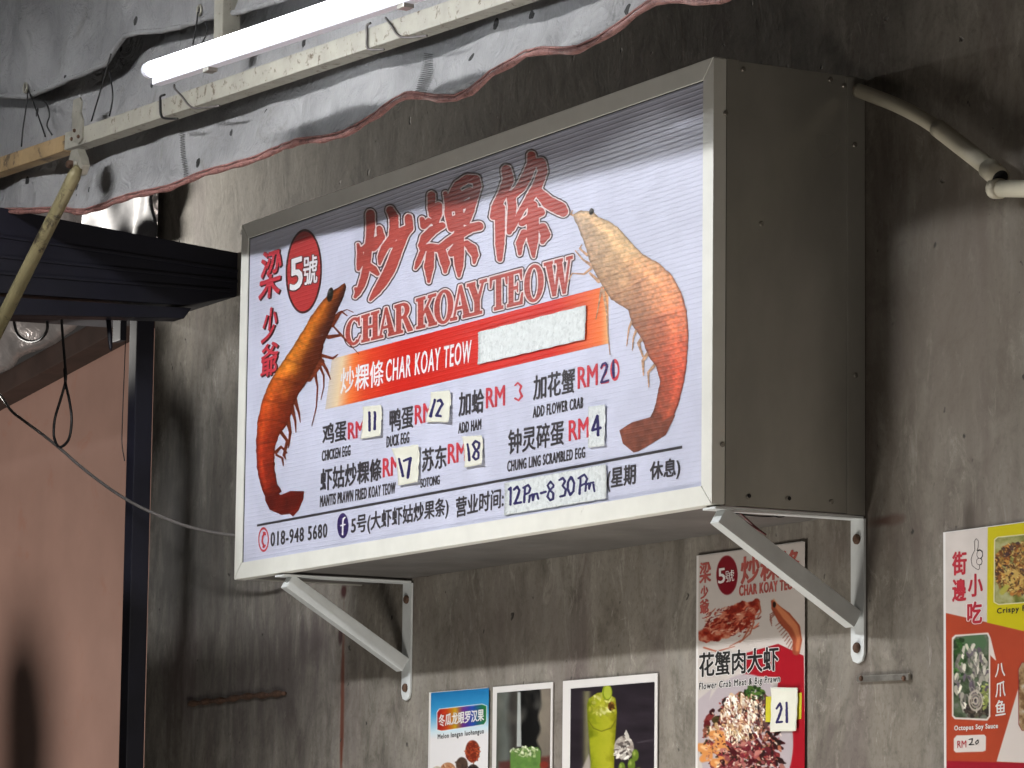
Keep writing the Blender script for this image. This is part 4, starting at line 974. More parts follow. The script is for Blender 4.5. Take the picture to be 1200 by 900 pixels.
speckle(c, (*fk(300, 790), 45, 52), 141, 420, [(96, 26, 32), (200, 160, 140), (150, 60, 58), (40, 24, 22), (170, 110, 84), (60, 44, 30), (225, 205, 185)], 1, 3.5, .3, .9)
speckle(c, (*fk(300, 700), 26, 28), 142, 260, [(245, 236, 215), (190, 160, 130), (250, 244, 235), (160, 110, 80), (110, 60, 50)], 1, 5, .3, .8, 1.3)
c.build('printed_picture', YP, MT['photo'], p)
Z = YP-.0005
for body, BL, BR, TL in (('梁', fk(133, 180), fk(176, 172), fk(133, 100)), ('少', fk(137, 240), fk(165, 234), fk(137, 192)), ('爺', fk(135, 300), fk(168, 292), fk(135, 246))): text(body, BL, BR, TL, Z, 'p_title', p, .45)
text('5', fk(206, 180), fk(232, 176), fk(206, 122), Z, 'p_white', p, .3); text('號', fk(233, 176), fk(268, 170), fk(233, 130), Z, 'p_white', p, .0)
text('炒粿條', fk(295, 182), fk(520, 150), fk(295, 78), Z, 'p_title', p, .7, 'poster_title')
text('CHAR KOAY TEOW', fk(288, 228), fk(522, 198), fk(288, 188), Z, 'p_title', p, .5, 'poster_title')
text('花蟹肉大虾', fk(132, 545), fk(440, 518), fk(132, 452), Z, 'p_white', p, 1.3, 'poster_heading')
text('花蟹肉大虾', fk(132, 545), fk(440, 518), fk(132, 452), Z-.0003, 'p_black', p, .5, 'poster_heading')
text('Flower Crab Meat & Big Prawn', fk(130, 603), fk(445, 572), fk(132, 568), Z-.0003, 'p_black', p, .15, 'poster_heading')
text('Flower Crab Meat & Big Prawn', fk(130, 603), fk(445, 572), fk(132, 568), Z, 'p_white', p, .8, 'poster_heading')
MT['p_yellow'] = simple('yellow_card', (0.55, 0.50, 0.03), 0.45, 0, 0.04, 10)
for q_ in (((392, 622), (425, 620), (422, 722), (390, 720)), ((515, 608), (532, 606), (530, 708), (512, 712))):
    P = [at(fk(*a_), y=YP-.0006) for a_ in q_]; prism('yellow_price_panel', P[::-1], (0, .0004, 0), 'p_yellow', p)
note((fk(414, 585), fk(518, 586), fk(512, 755), fk(410, 760)), 'white price card reading 21 stuck on the flower crab poster', 'note', [S_(fk, 3.335, (435, 668, 3), (448, 648, 3.5), (454, 668, 3.5), (446, 695, 3.5), (436, 722, 3.5), (456, 720, 3)), S_(fk, 3.335, (474, 645, 3), (475, 720, 4))], 'price card', .0016, y0=YP-.0035, nm='price_card', grp='paper price cards')

# ---- snack poster at the right
p = poster_root(2.018, 2.74, -.80, -.045, 'red, white and yellow street snack poster at the right edge', bend=.002)
c = canvas_world(2.0185, 2.30, -.44, -.0455, 0.62); fs = crop(1080, 700, 4.5); ft = crop(1050, 600, 7.96)
c.fill((202, 194, 188))
c.po([fs(125, 82), fs(330, 128), fs(700, 215), fs(700, 1000), fs(125, 1000)], (168, 66, 40), 1.2)
c.C = c.C*(0.93+.12*fbm(c.X, c.Y, 25, 7))[..., None]
c.po([ft(858, -60), ft(2200, -400), ft(2200, 1500), fs(700, 215), fs(345, 133)], (190, 178, 18), 1.2)
# crispy fried picture
X0, Y0 = ft(925, 235); d_ = np.maximum(np.maximum(X0-c.X, c.X-1290), np.maximum(628-(c.X-1166)*.14-c.Y, c.Y-(706-(c.X-1166)*.1)))
d_ = sd_poly(c.X, c.Y, [ft(920, 260), ft(950, 235), ft(2000, 130), ft(2000, 780), ft(960, 862), ft(915, 840)]); c.put(d_-.6, (215, 210, 190), 1.2)
pc = rampc(fbm(c.X, c.Y, 8, 22, 4), [(.2, (.38, .40, .16)), (.5, (.58, .58, .36)), (.8, (.66, .66, .5))]); c.put(d_+.4, pc, 1.2)
sv = c.C.copy(); speckle(c, (*ft(1130, 520), 26, 30), 51, 260, [(120, 70, 34), (160, 105, 48), (88, 50, 26), (175, 130, 60), (70, 48, 50), (130, 100, 50)], 2, 7, .9, 2.4)
for a_, b_ in ((1130, 640), (1080, 600)): c.st_([(*ft(a_-40, b_-30), 2.2), (*ft(a_, b_-65), 2.4), (*ft(a_+45, b_-30), 2.4), (*ft(a_+35, b_+50), 2.6), (*ft(a_-20, b_+85), 2.4), (*ft(a_-45, b_+20), 2.2), (*ft(a_-40, b_-30), 2.2)], (186, 156, 84), 1.6)
speckle(c, (*ft(1130, 520), 27, 32), 151, 300, [(190, 150, 80), (60, 34, 22), (140, 90, 40), (205, 180, 110), (90, 70, 40)], .8, 3, .3, .8)
c.st_([(*ft(990, 750), 3), (*ft(1030, 700), 3)], (165, 160, 70), 2)
m_ = (np.clip(.5-(d_+.4)/.7, 0, 1))[..., None]; c.C = sv*(1-m_)+c.C*m_
# octopus picture
d_ = sd_poly(c.X, c.Y, [fs(162, 215), fs(178, 200), fs(350, 188), fs(362, 215), fs(390, 330), fs(360, 300), fs(360, 628), fs(345, 648), fs(175, 640), fs(162, 625)]); c.put(d_-.5, (215, 205, 198), 1.2)
d2 = sd_poly(c.X, c.Y, [fs(168, 222), fs(182, 207), fs(345, 195), fs(354, 215), fs(354, 625), fs(342, 640), fs(180, 633), fs(168, 622)])
pc = rampc(fbm(c.X, c.Y, 7, 32, 4), [(.2, (.16, .2, .14)), (.5, (.30, .36, .26)), (.8, (.44, .45, .42))]); c.put(d2, pc, 1.2); sv = c.C.copy()
c.el(*fs(275, 240), 15, 12, (76, 104, 72), 2); speckle(c, (*fs(195, 320), 8, 24), 61, 50, [(50, 90, 40), (80, 120, 60), (35, 60, 30)], 2, 6, .8, 2)
speckle(c, (*fs(265, 420), 20, 40), 62, 140, [(190, 186, 168), (150, 146, 135), (215, 210, 195), (96, 86, 96), (120, 116, 110)], 3, 9, .8, 2.2, 1.4)
speckle(c, (*fs(300, 590), 15, 12), 63, 40, [(60, 52, 46), (90, 80, 68), (45, 40, 36)], 2, 6, .8, 2); speckle(c, (*fs(335, 520), 5, 14), 64, 20, [(150, 160, 90), (120, 130, 70)], 2, 5, .8, 1.6)
for r_ in (9, 6, 3): c.put(np.abs(sd_ell(c.X, c.Y, *fs(285, 545), r_*.85, r_*1.25))-.8, (178, 168, 155) if r_ != 6 else (150, 140, 128), 1.4)
m_ = (np.clip(.5-d2/.7, 0, 1))[..., None]; c.C = sv*(1-m_)+c.C*m_
# white wedge, price boxes, base band
c.po([fs(540, 380), fs(700, 100), fs(700, 880), fs(395, 866)], (205, 196, 190), 1.2); c.po([fs(110, 862), fs(800, 880), fs(800, 1100), fs(110, 1100)], (150, 22, 40), 1.2)
d3 = sd_poly(c.X, c.Y, [fs(512, 380), fs(530, 345), fs(700, 330), fs(700, 700), fs(530, 700), fs(514, 670)]); c.put(d3-.8, (120, 30, 36)); pc = rampc(fbm(c.X, c.Y, 6, 38, 4), [(.2, (.36, .24, .14)), (.5, (.6, .5, .36)), (.8, (.72, .7, .66))]); c.put(d3, pc)
c.po([fs(170, 745), fs(185, 728), fs(330, 724), fs(340, 735), fs(338, 808), fs(322, 814), fs(180, 818), fs(170, 808)], (212, 204, 198), 1.2)
c.build('printed_picture', YP, MT['photo'], p)
for body, BL, BR, TL in (('街', ft(527, 590), ft(655, 578), ft(527, 378)), ('邊', ft(527, 835), ft(650, 825), ft(527, 632)), ('小', ft(675, 790), ft(805, 780), ft(675, 585))): text(body, BL, BR, TL, Z, 'p_red', p, .6, 'poster_title')
text('吃', fs(243, 140), fs(316, 132), fs(243, 28), Z, 'p_white', p, 1.5, 'poster_title'); text('吃', fs(243, 140), fs(316, 132), fs(243, 28), Z-.0003, 'p_red', p, .7, 'poster_title')
for body, BL, BR, TL in (('八', fs(388, 422), fs(440, 414), fs(388, 352)), ('爪', fs(390, 528), fs(442, 520), fs(390, 448)), ('鱼', fs(390, 626), fs(442, 618), fs(390, 545))): text(body, BL, BR, TL, Z, 'p_white', p, .25)
text('Octopus Soy Sauce', fs(173, 710), fs(402, 697), fs(173, 677), Z, 'p_white', p, .22); text('Crispy Fried Sotong', fs(398, 95), fs(760, 55), fs(398, 58), Z, 'p_black', p, .22)
text('RM', fs(188, 795), fs(235, 792), fs(188, 757), Z, 'p_red', p, .0)
shape('handwriting', [('s', cs(fs, [(250, 750, 2.5), (268, 745, 2.5), (264, 765, 2.5), (250, 778, 2.5), (275, 776, 2.5)], 4.5)), ('s', cs(fs, [(295, 752, 2.3), (284, 764, 2.3), (288, 775, 2.3), (299, 766, 2.3), (297, 752, 2.3)], 4.5))], 'p_black', (1130, 860, 1152, 880), Z, p, .4)
th = [(748, 248), (768, 270), (765, 330), (755, 362), (780, 350), (805, 365), (808, 410), (795, 432), (803, 460), (795, 490), (778, 495), (780, 525), (768, 540), (745, 528), (710, 500), (700, 440), (712, 400), (735, 355), (730, 275), (748, 248)]
X, Y = grid(1130, 625, 1156, 672, .4); d_ = np.abs(sd_poly(X, Y, [ft(*a_) for a_ in th]))-.28
for e_ in ((780, 395, 3.3, 4.6), (776, 462, 3.2, 3.8)): d_ = np.minimum(d_, np.abs(sd_ell(X, Y, *ft(e_[0], e_[1]), e_[2], e_[3]))-.25)
fill_field('thumb_drawing', d_, X, Y, 0, Z, MT['p_black'], p)

# ================================================================== pipes and small wall fittings
pp = empty('conduit_pipe', tuple(at((1100, 150), y=-.03)), 'bent ageing white plastic pipe curving away from the right side of the sign', 'pipe')
P = smooth_path([at(a_, y=-.028) for a_ in ((1006, 106), (1022, 112), (1050, 123), (1078, 137), (1103, 153))], 5); tube('thin_pipe', P, .0118, 'pvc', pp, 16)
P = smooth_path([at(a_, y=-.03) for a_ in ((1099, 150), (1130, 174), (1162, 199))], 5); tube('pipe_sleeve', P, .0145, 'pvc', pp, 18)
P = [at(a_, y=-.031) for a_ in ((1158, 197), (1172, 209))]; tube('pipe_mouth', P, .0168, 'pvc', pp, 18)
P = [at(a_, y=-.031) for a_ in ((1171.7, 208.8), (1172.4, 209.3))]; tube('pipe_opening', P, .0135, 'gap', pp, 18)
hp = empty('level_pipe', tuple(at((1190, 221), y=-.03)), 'level white plastic pipe leaving the frame at the right, below the bent pipe', 'pipe')
a_ = at((1166, 221), y=-.035); b_ = at((1400, 223), y=-.035); tube('pipe_run', [a_, b_], .0132, 'pvc', hp, 16); tube('end_collar', [a_+(a_-b_)*.006, a_+(b_-a_)*.03], .0158, 'pvc', hp, 16)
a_ = at((1005, 796), y=-.004); b_ = at((1066, 793), y=-.004); o = bar('metal_strap', a_, b_, (0, .005, 0), (0, 0, .010), 'screw', None, .001); tag(o, 'small grey metal strap on the concrete between the crab and snack posters', 'bracket')
for px in (1010, 1060):
    q_ = at((px, 795), y=-.006); V, Fc = disc_vf(q_, (0, -1, 0), .0045, .004, 8); mesh('screw', V, Fc, 'rust', o)
a_ = at((222, 824), y=-.005); b_ = at((334, 812), y=-.005); P = smooth_path([a_+(b_-a_)*t_+np.array([0, 0, rnd.uniform(-.002, .002)]) for t_ in np.linspace(0, 1, 12)], 3)
o = tube('iron_rod', P, [.006+.002*math.sin(i*1.3) for i in range(len(P))], 'rust', None, 8); tag(o, 'short dark rusty iron rod set in the concrete at the lower left', 'rod')

# ================================================================== awning: beam, lamp, tarpaulin, arm
YB = -.585
P1 = at((75, 176), y=YB); P2 = at((600, 0.5), y=YB); dv = (P2-P1)/(P2[0]-P1[0])
def beam_at(x): return P1+dv*(x-P1[0])            # bottom front edge of the awning beam
bs = .036
beam = empty('awning_beam', tuple(beam_at(0.6)), 'long cream square steel tube carrying the lamp above the grey tarpaulin', 'beam')
up = np.array([-dv[2], 0, dv[0]]); up /= np.linalg.norm(up)
def beam_bar(name, xa, xb, mat, s=bs, off=0.0, parent=beam):
    a_, b_ = beam_at(xa), beam_at(xb); ctr = up*s/2+np.array([0, s/2+off, 0]); return bar(name, a_+ctr, b_+ctr, (0, s, 0), up*s, mat, parent, .003)
xj = float(P1[0])
beam_bar('beam_section', xj, 2.6, 'beam'); beam_bar('rusted_section', -1.5, xj-.012, 'rustbeam', bs*.93, .003)
a_ = at((90, 167), y=YB-.003); b_ = at((93, 118), y=YB-.003)
prism('mounting_plate', [at(q_, y=YB-.004) for q_ in ((84.5, 166), (92, 168), (96, 163), (96.5, 140), (94, 132), (95, 118), (93, 114), (86, 117), (84, 135))], (0, .004, 0), 'galv', beam, .0006)
for q_ in ((88, 153), (92.5, 160), (84.5, 163)):
    V, Fc = disc_vf(at(q_, y=YB-.004), (0, -1, 0), .004, .004, 8); mesh('bolt', V, Fc, 'rust', beam)
# wire ties round the beam
def tie(pts, mat, label):
    P = smooth_path([at(q_, y=YB-.0035) for q_ in pts], 4); o = tube('wire_tie', P, .0022, mat, None, 6); tag(o, label, 'wire')
tie([(193, 111), (188, 113), (187.5, 120), (188, 133), (191, 138), (199, 139), (208, 139)], 'cable', 'dark wire tie round the beam near the left end of the lamp')
tie([(204, 99), (205, 104), (213, 113), (222, 124), (232, 127), (257, 124)], 'greycable', 'slanting grey wire tie on the beam just under the lamp end')
tie([(434, 27), (430, 30), (430, 42), (430, 54), (434, 58), (450, 58)], 'greycable', 'twisted grey wire looped round the beam at the middle of the lamp')
tie([(452, 21), (460, 32), (466, 41), (476, 44), (500, 42)], 'greycable', 'thin grey wire slanting over the beam right of the twisted loop')
# upright
a_ = at((266, 44), y=-.566); o = box('upright_post', a_[0]-.020, a_[0]+.020, -.585, -.548, a_[2]-.03, a_[2]+.9, 'beam', None, .003); tag(o, 'short cream square upright rising from the beam behind the lamp', 'post')
# lamp
def lamp(name, a_, b_, label, em, r=.0145, fin=None):
    a_ = np.array(a_, float); b_ = np.array(b_, float); d_ = (b_-a_)/np.linalg.norm(b_-a_); L_ = empty(name, tuple((a_+b_)/2), label, 'lamp')
    tube('glass_tube', [a_+d_*.02, b_-d_*.02], r, em, L_, 16)
    upv = np.array([0, 0, 1.])-d_*d_[2]; upv /= np.linalg.norm(upv)
    dn = -upv*.0205+np.array([0, .013, 0])
    bar('housing', a_+d_*.016+dn, b_-d_*.016+dn, (0, .020, 0), upv*.013, 'housing', L_, .002)
    for e_, s_ in ((a_, 1), (b_, -1)):
        tube('end_cap', [e_, e_+d_*s_*.006, e_+d_*s_*.022], [r*.7, r*1.0, r*1.06], 'housing', L_, 16)
        tube('holder_pin', [e_-d_*s_*.003, e_+d_*s_*.002], .004, 'screw', L_, 8)
    for t_ in (.2, .8):
        c_ = a_+(b_-a_)*t_; box('mounting_clip', c_[0]-.012, c_[0]+.012, c_[1]+.004, c_[1]+.022, c_[2]-.034, c_[2]-.010, 'screw', L_, .001)
    return L_
YT = -.80
ta = at((172.5, 83), y=YT); tb = at((500, -27), y=YT); tb = ta+(tb-ta)/np.linalg.norm(tb-ta)*1.24
lamp('fluorescent_lamp', ta, tb, 'glowing white fluorescent tube fixed along the awning beam at the top', 'tube')
fc_ = np.array(FAR_LAMP['c']); FARL = lamp('fluorescent_lamp', fc_-np.array([.6, 0, 0]), fc_+np.array([.6, 0, 0]), 'second fluorescent tube outside the picture, under a metal hood added to cut its light on the tarpaulin', 'tubefar', .036)
prism('hood', [(fc_[0]-.7, fc_[1]+a_, fc_[2]+b_) for a_, b_ in ((-.15, -.05), (-.06, .06), (.06, .06), (.15, -.037), (.155, -.037), (.062, .065), (-.062, .065), (-.155, -.05))], (1.4, 0, 0), 'galv', FARL)  # hood added to keep this lamp's light off the upper tarpaulin

o = prism('added_shade_curtain', [(-2.9, -1.3, -1.4), (.2, -1.3, -1.4), (.2, -1.3, .70), (-.45, -1.3, .72), (-.5, -1.3, 1.08), (-2.9, -1.3, 1.08)], (0, .006, 0), 'cloth', None); tag(o, 'plain canvas curtain added outside the picture to shade the peach wall and lower left', 'curtain')  # unseen blocker, added only to shade the peach and lower left walls
# tarpaulin
HEM = [(-60, 246), (0, 247), (40, 247), (75, 245), (88, 248), (102, 248), (125, 240), (150, 230), (175, 225), (200, 220), (230, 206), (250, 200), (275, 193.5), (300, 186.5), (325, 175), (350, 165.5), (387, 162), (405, 157), (420, 150), (442, 134), (462, 118), (474, 112.5), (485, 111), (512, 115), (537, 115.5), (555, 107), (575, 87), (600, 74), (615, 63), (637, 58.7), (665, 59.5), (682, 58), (707, 45), (730, 27), (750, 11), (770, 1), (800, -1), (830, 2), (850, 0), (870, -12), (900, -35)]
YV = -.535
hx = []; hz = []
for q_ in HEM: w_ = at(q_, y=YV); hx.append(w_[0]); hz.append(w_[2])
for k in range(1, 30): hx.append(hx[len(HEM)-1]+k*.05); hz.append(.80+.018*math.sin(k*.9))
hx.insert(0, hx[0]-1.2); hz.insert(0, hz[0]+.01)
hx = np.array(hx); hz = np.array(hz)
def nz1(x, z, sc, seed): return vnoise(np.asarray(x, float)+50, np.asarray(z, float)+50, sc, seed)-.5
def smoothz(x): return sum(np.interp(x+k*.03, hx, hz) for k in (-6, -4, -2, 0, 2, 4, 6))/7
def tarp_y(x, z):
    x = np.asarray(x, float); z = np.asarray(z, float); zb = np.interp(x, hx, hz); h = np.clip(z-zb, 0, 1)
    tr = np.clip((smoothz(x)-zb)/.012+.35, 0, 1.6)
    bulge = np.exp(-((h-.05)/.03)**2)*.010*tr-.020*(1-np.exp(-h/.05))+.012*np.clip(tr-.5, 0, 1)*(np.exp(-((h-.014)/.012)**2))
    pleat = (np.abs(nz1(x-z*.3, z*.1, .05, 4))*2-.5)*.010*np.exp(-((h-.03)/.04)**2)*(1.3-np.clip(tr, 0, 1))
    y = YV-bulge-pleat+nz1(x-z*.8, z*.5, .24, 7)*.026*np.clip(h/.08, 0, 1)+nz1(x+z*.5, z, .11, 8)*.012*np.clip(h/.03, 0, 1)
    return y
nxs, nzs = 520, 56
xs = np.linspace(hx[0], 3.2, nxs); tt = np.linspace(0, 1, nzs)**1.5
Xg, Tg = np.meshgrid(xs, tt); Zb = np.interp(Xg, hx, hz); Zg = Zb+(1.55-Zb)*Tg; Yg = tarp_y(Xg, Zg)
idx = np.arange(nxs*nzs).reshape(nzs, nxs); Fc = np.stack([idx[:-1, :-1], idx[:-1, 1:], idx[1:, 1:], idx[1:, :-1]], -1).reshape(-1, 4)
tarp = mesh('tarpaulin', np.stack([Xg, Yg, Zg], -1).reshape(-1, 3), Fc, 'tarp', None, smooth=True); tag(tarp, 'wrinkled grey tarpaulin with a wavy pink edge hanging in front of the sign top', 'tarpaulin')
md = tarp.modifiers.new('thickness', 'SOLIDIFY'); md.thickness = .0012
px_ = np.linspace(hx[0]+.01, 3.1, 420); pz_ = np.interp(px_, hx, hz)
P = np.stack([px_, tarp_y(px_, pz_)-.001, pz_-.002], 1); V, Fc = tube_vf(P, [.0048+.0012*math.sin(i*.7) for i in range(len(P))], 8); mesh('edge_piping', V, Fc, 'piping', tarp, smooth=True)
P2_ = P+np.array([0, -.0025, .0065]); V, Fc = tube_vf(P2_, .0022, 6); mesh('edge_cord', V, Fc, 'piping', tarp, smooth=True)
def zigzag(p0, p1, n, wpx, name='seam_stitching'):
    parts = []; pts = []
    for k in range(n+1):
        t_ = k/n; px = p0[0]*(1-t_)+p1[0]*t_+(wpx if k % 2 else -wpx); py = p0[1]*(1-t_)+p1[1]*t_; w_ = at((px, py), y=YV-.01); pts.append((w_[0], float(tarp_y(w_[0], w_[2]))-.0025, w_[2]))
    V, Fc = tube_vf(pts, .0009, 5); return mesh(name, V, Fc, 'thread', tarp)
zigzag((203, 152), (211, 215), 44, 2.4); zigzag((482, 60), (485, 108), 38, 4.8)
# upper flap of the tarpaulin with its cord hem
FH = [(-40, 108), (0, 112), (33, 114), (45, 110), (60, 103), (100, 86), (125, 75), (132, 66), (140, 52), (150, 42), (165, 38), (190, 36), (215, 31), (235, 24), (250, 20), (280, 14), (330, 0), (400, -25)]
YU = -.562
fx = []; fz = []
for q_ in FH: w_ = at(q_, y=YU); fx.append(w_[0]); fz.append(w_[2])
fx = np.array(fx); fz = np.array(fz)
def flap_y(x, z):
    h = np.asarray(z, float)-np.interp(x, fx, fz)
    return YU+nz1(x*1.0+z*.35, z*.15, .10, 21)*.030*np.clip(h/.03, .15, 1)+nz1(x-z*.5, z, .045, 23)*.007
xs = np.linspace(fx[0], fx[-1], 200); Xg, Tg = np.meshgrid(xs, np.linspace(0, 1, 50)**1.3); Zb = np.interp(Xg, fx, fz); Zg = Zb+(1.6-Zb)*Tg; Yg = flap_y(Xg, Zg)
idx = np.arange(200*50).reshape(50, 200); Fc = np.stack([idx[:-1, :-1], idx[:-1, 1:], idx[1:, 1:], idx[1:, :-1]], -1).reshape(-1, 4)
flap = mesh('tarpaulin_flap', np.stack([Xg, Yg, Zg], -1).reshape(-1, 3), Fc, 'tarp', None, smooth=True); tag(flap, 'upper grey tarpaulin flap with corded hem and metal eyelets at the top left', 'tarpaulin')
md = flap.modifiers.new('thickness', 'SOLIDIFY'); md.thickness = .0012
P = np.stack([xs, flap_y(xs, np.interp(xs, fx, fz))-.003, np.interp(xs, fx, fz)], 1); V, Fc = tube_vf(P, .0058, 8); mesh('corded_hem', V, Fc, 'tarp', flap, smooth=True)
for q_ in ((32, 103), (232, 12)):
    w_ = at(q_, y=YU-.006); w_[1] = float(flap_y(w_[0], w_[2]))-.004; ring = [w_+.0095*np.array([math.cos(t_), 0, math.sin(t_)]) for t_ in np.linspace(0, 2*math.pi, 17)]
    V, Fc = tube_vf(ring, .0028, 6, False); mesh('eyelet', V, Fc, 'galv', flap, smooth=True); V, Fc = disc_vf(w_+np.array([0, .002, 0]), (0, -1, 0), .0075, .001, 10); mesh('eyelet_hole', V, Fc, 'gap', flap)
CG = 'cords tying the tarpaulin to the beam'
for pts, lb in ((((33, 107), (30, 130), (27, 150), (25, 172)), 'black cord from the left eyelet to the beam, leftmost'), (((34, 107), (42, 128), (49, 148), (53, 160)), 'black cord slanting right from the left eyelet to the beam'),
                (((40, 116), (53, 120), (58, 134), (55, 147), (61, 158)), 'thin slack cord right of the left eyelet'), (((130, 63), (124, 84), (116, 112), (107, 142)), 'black cord slanting from the bent hem down to the beam'),
                (((128, 84), (131, 100), (132, 115), (130, 128), (128, 136)), 'short slack cord just right of the slanting black cord'), (((232, 14), (230, 30), (228, 42), (226, 52)), 'black cord hanging from the right eyelet behind the lamp'), (((240, 26), (243, 34), (240, 44), (237, 50)), 'thin cord beside the right eyelet cord')):
    wire('tie_cord', pts, YU-.016, .0016, 'cable', lb, 'cord', CG)
# arm
arm = empty('awning_arm', tuple(at((90, 185), y=-.61)), 'worn olive steel strut running from the beam joint down to the left edge', 'strut')
pa = at((92, 196), y=-.610); pb = at((-30, 440), y=-.70)
V, Fc = tube_vf([pa, pa+(pb-pa)*.04, pa+(pb-pa)*.1, pb], [.009, .014, .0135, .0150], 16); mesh('strut_tube', V, Fc, 'olive', arm, smooth=True)
prism('knuckle_plate', [at(q_, y=-.607) for q_ in ((83, 176), (90, 174), (94, 184), (96, 193), (92, 204), (84, 206), (80, 196), (81, 184))], (0, .018, 0), 'galv', arm, .002)
V, Fc = disc_vf(at((84, 193), y=-.608), (0, -1, 0), .009, .010, 12); mesh('pivot_bolt', V, Fc, 'rust', arm)
V, Fc = disc_vf(at((90, 192), y=-.608), (0, -1, 0), .0055, .006, 12); mesh('washer', V, Fc, 'galv', arm)
# pale cloth behind
xa, xb = at((100, 240), y=-.02)[0], at((186, 250), y=-.02)[0]
V = []; n1, n2 = 40, 24
for j in range(n2+1):
    for i in range(n1+1):
        x = xa+(xb-xa)*i/n1; z = .84+(.34)*j/n2+.02; V.append((x, -.03+.006*math.sin(x*31+z*9)+float(nz1(x, z, .07, 41))*.03, z))
idx = np.arange((n1+1)*(n2+1)).reshape(n2+1, n1+1); Fc = np.stack([idx[:-1, :-1], idx[:-1, 1:], idx[1:, 1:], idx[1:, :-1]], -1).reshape(-1, 4)
o = mesh('cloth_sheet', V, Fc, 'cloth', None, smooth=True); tag(o, 'pale grey cloth hanging at the wall corner under the tarpaulin edge', 'cloth'); o.modifiers.new('thickness', 'SOLIDIFY').thickness = .002

# ================================================================== black canopy, post, cables at the left
XC = -.66
can = empty('dark_canopy', tuple(at((150, 300), x=XC)), 'black metal canopy edge running to the wall left of the sign', 'canopy')
A = lambda px, py, x=XC: at((px, py), x=x)
pol = [A(-120, 218), A(27, 248), A(150, 272), A(284, 297), A(284, 342), A(276, 348), A(262, 350), A(220, 358), A(-120, 335)]
prism('roof_edge', pol, (-.40, 0, 0), 'black', can, .004)
for a_, b_ in (((-100, 262), (280, 318)), ((-100, 290), (280, 330)), ((-100, 312), (270, 341))):
    p0, p1 = A(*a_), A(*b_); bar('pressed_rib', p0, p1, (.008, 0, 0), (0, 0, .007), 'black', can, .002)
pol = [A(-120, 340, XC+.01), A(225, 361, XC+.01), A(216, 373, XC+.01), A(-120, 366, XC+.01)]
o = prism('support_beam', pol, (-.06, 0, 0), 'black', None, .003); tag(o, 'black steel beam under the dark canopy resting on the post', 'beam')
pc_ = at((163, 600), y=-.16)
o = box('steel_post', pc_[0]-.021, pc_[0]+.021, -.185, -.143, -2.2, at((163, 374), y=-.16)[2], 'black', None, .003); tag(o, 'black square steel post standing in front of the concrete wall corner', 'post')
pk = at((141, 385), y=-.17); box('cleat', pk[0]-.02, pk[0]+.025, -.18, -.165, pk[2]-.03, pk[2]+.035, 'black', o, .002)
# silver sheet and timber over the peach wall
def slope_bar(name, y0, y1, zoff, h, mat, parent=None):
    zl = lambda X_: .846+(X_+2.47)*.0895+zoff
    return prism(name, [(-6.5, y0, zl(-6.5)), (-2.0, y0, zl(-2.0)), (-2.0, y0, zl(-2.0)+h), (-6.5, y0, zl(-6.5)+h)], (0, y1-y0, 0), mat, parent, .004)
o = slope_bar('timber_fascia', .42, .50, -.005, .062, 'brown'); tag(o, 'dark brown sloping timber along the top of the peach wall', 'timber')
sh = empty('silver_roof_sheet', (-3, .4, .95), 'dented silver metal roof sheet above the sloping timber at the left', 'roof sheet')
V = []; n1, n2 = 120, 24
for j in range(n2+1):
    for i in range(n1+1):
        x = -6.0+4.2*i/n1; t_ = j/n2; z = .846+(x+2.47)*.0895+.052+t_*.34; V.append((x, .40-.24*t_-.012*abs(math.sin(j*1.05))+float(nz1(x, z, .16, 51))*.05, z))
idx = np.arange((n1+1)*(n2+1)).reshape(n2+1, n1+1); Fc = np.stack([idx[:-1, :-1], idx[:-1, 1:], idx[1:, 1:], idx[1:, :-1]], -1).reshape(-1, 4)
o = mesh('crumpled_sheet', V, Fc, 'silver', sh, smooth=True); o.modifiers.new('thickness', 'SOLIDIFY').thickness = .002
wire('hanging_cable', [(72, 362), (72.5, 380), (74, 401), (76, 425), (77, 445), (71, 468), (64.5, 490), (63, 509), (66, 520), (70, 524), (77, 520), (82, 510), (84, 490), (81, 468), (77, 450), (75.5, 432)], -.3, .0032, 'cable', 'black cable hanging in a long narrow loop below the dark canopy', 'cable')
wire('looped_cable', [(16, 368), (17, 380), (21, 392), (30, 399), (40, 400), (49, 396), (55, 387), (55, 376), (51, 366)], -.3, .0036, 'cable', 'thick black cable in a short round loop under the canopy', 'cable')
wire('grey_cable', [(-30, 430), (0, 463), (13, 481), (28, 493), (51, 510), (72, 527), (89, 542), (110, 559), (135, 577), (160, 592), (190, 606), (220, 617), (250, 624), (278, 628)], [-.3]*9+[-.28, -.25, -.22, -.19, -.16], .0034, 'greycable', 'long grey cable sagging from the left edge across the post to the sign', 'cable')
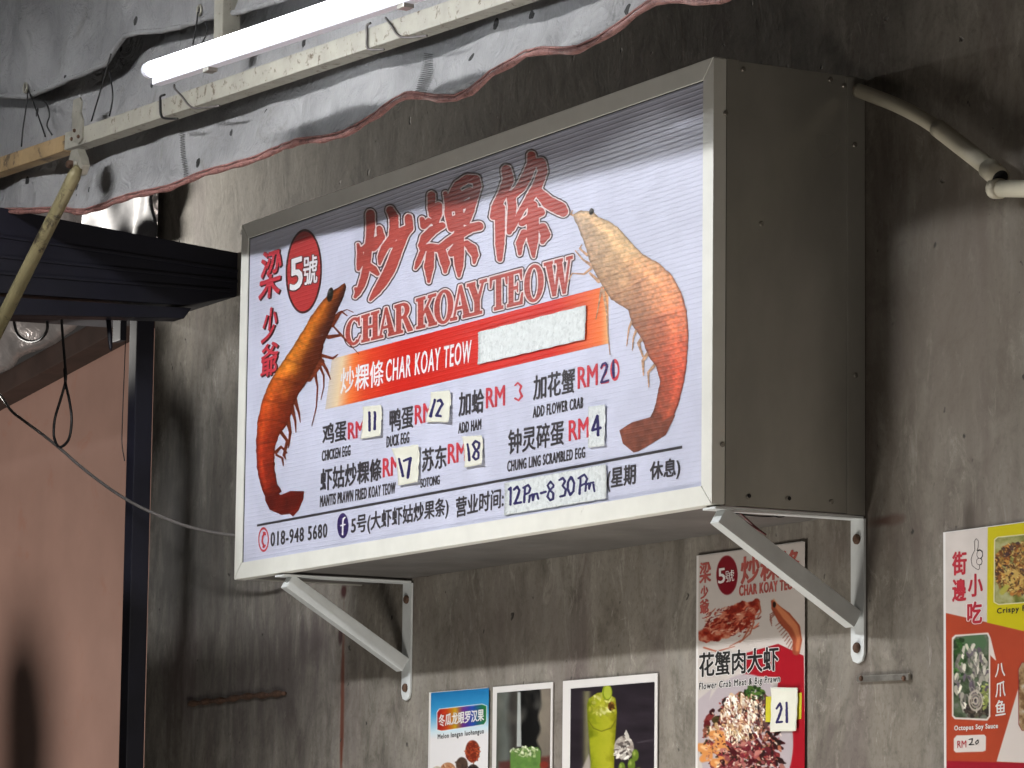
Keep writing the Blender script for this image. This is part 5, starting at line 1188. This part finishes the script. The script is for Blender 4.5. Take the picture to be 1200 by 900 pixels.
wire('thin_cord', [(147, 400), (145.5, 440), (143.5, 490), (143, 520), (146, 540)], -.2, .0012, 'cable', 'thin dark cord hanging close along the left side of the black post', 'cord')
a_ = at((127, 372), y=-.28); b_ = at((130, 411), y=-.28)
V, Fc = tube_vf([a_, (a_+b_)/2, b_+(a_-b_)*.08, b_], [.006, .0055, .004, .0008], 8); o = mesh('hanging_strap', V, Fc, 'black', None, smooth=True); tag(o, 'short black pointed strap hanging from the canopy beam left of the post', 'strap')

# ================================================================== the passer-by who throws the shadow on the peach wall
def person(loc, rot):
    root = empty('person', loc, 'person in a dark shirt standing outside the picture at the left', 'person')
    J = [((0, 0, .95), .15), ((0, 0, 1.2), .16), ((0, 0, 1.42), .15), ((0, 0, 1.53), .06), ((0, .01, 1.62), .085), ((0, .02, 1.72), .098), ((0, 0, 1.80), .06),
         ((.17, 0, 1.42), .07), ((.22, .02, 1.15), .05), ((.24, -.08, .92), .038), ((.25, -.12, .82), .035), ((-.17, 0, 1.42), .07), ((-.22, .02, 1.15), .05), ((-.24, -.08, .92), .038), ((-.25, -.12, .82), .035),
         ((.09, 0, .85), .095), ((.1, 0, .48), .06), ((.1, .02, .08), .045), ((.1, -.14, .03), .035), ((-.09, 0, .85), .095), ((-.1, 0, .48), .06), ((-.1, .02, .08), .045), ((-.1, -.14, .03), .035), ((0, -.105, 1.66), .018)]
    E = [(0, 1), (1, 2), (2, 3), (3, 4), (4, 5), (5, 6), (2, 7), (7, 8), (8, 9), (9, 10), (2, 11), (11, 12), (12, 13), (13, 14), (0, 15), (15, 16), (16, 17), (17, 18), (0, 19), (19, 20), (20, 21), (21, 22), (4, 23)]
    me = bpy.data.meshes.new('body'); me.from_pydata([j[0] for j in J], E, []); o = bpy.data.objects.new('body', me); COL.objects.link(o); o.parent = root
    sk = o.modifiers.new('skin', 'SKIN'); sd = me.skin_vertices[0].data
    for k, j in enumerate(J): sd[k].radius = (j[1], j[1])
    sd[0].use_root = True; o.modifiers.new('sub', 'SUBSURF').levels = 1; me.materials.append(MT['shirt']); root.rotation_euler = (0, 0, rot); return root
person((-3.24, -.95, -2.2), .9)
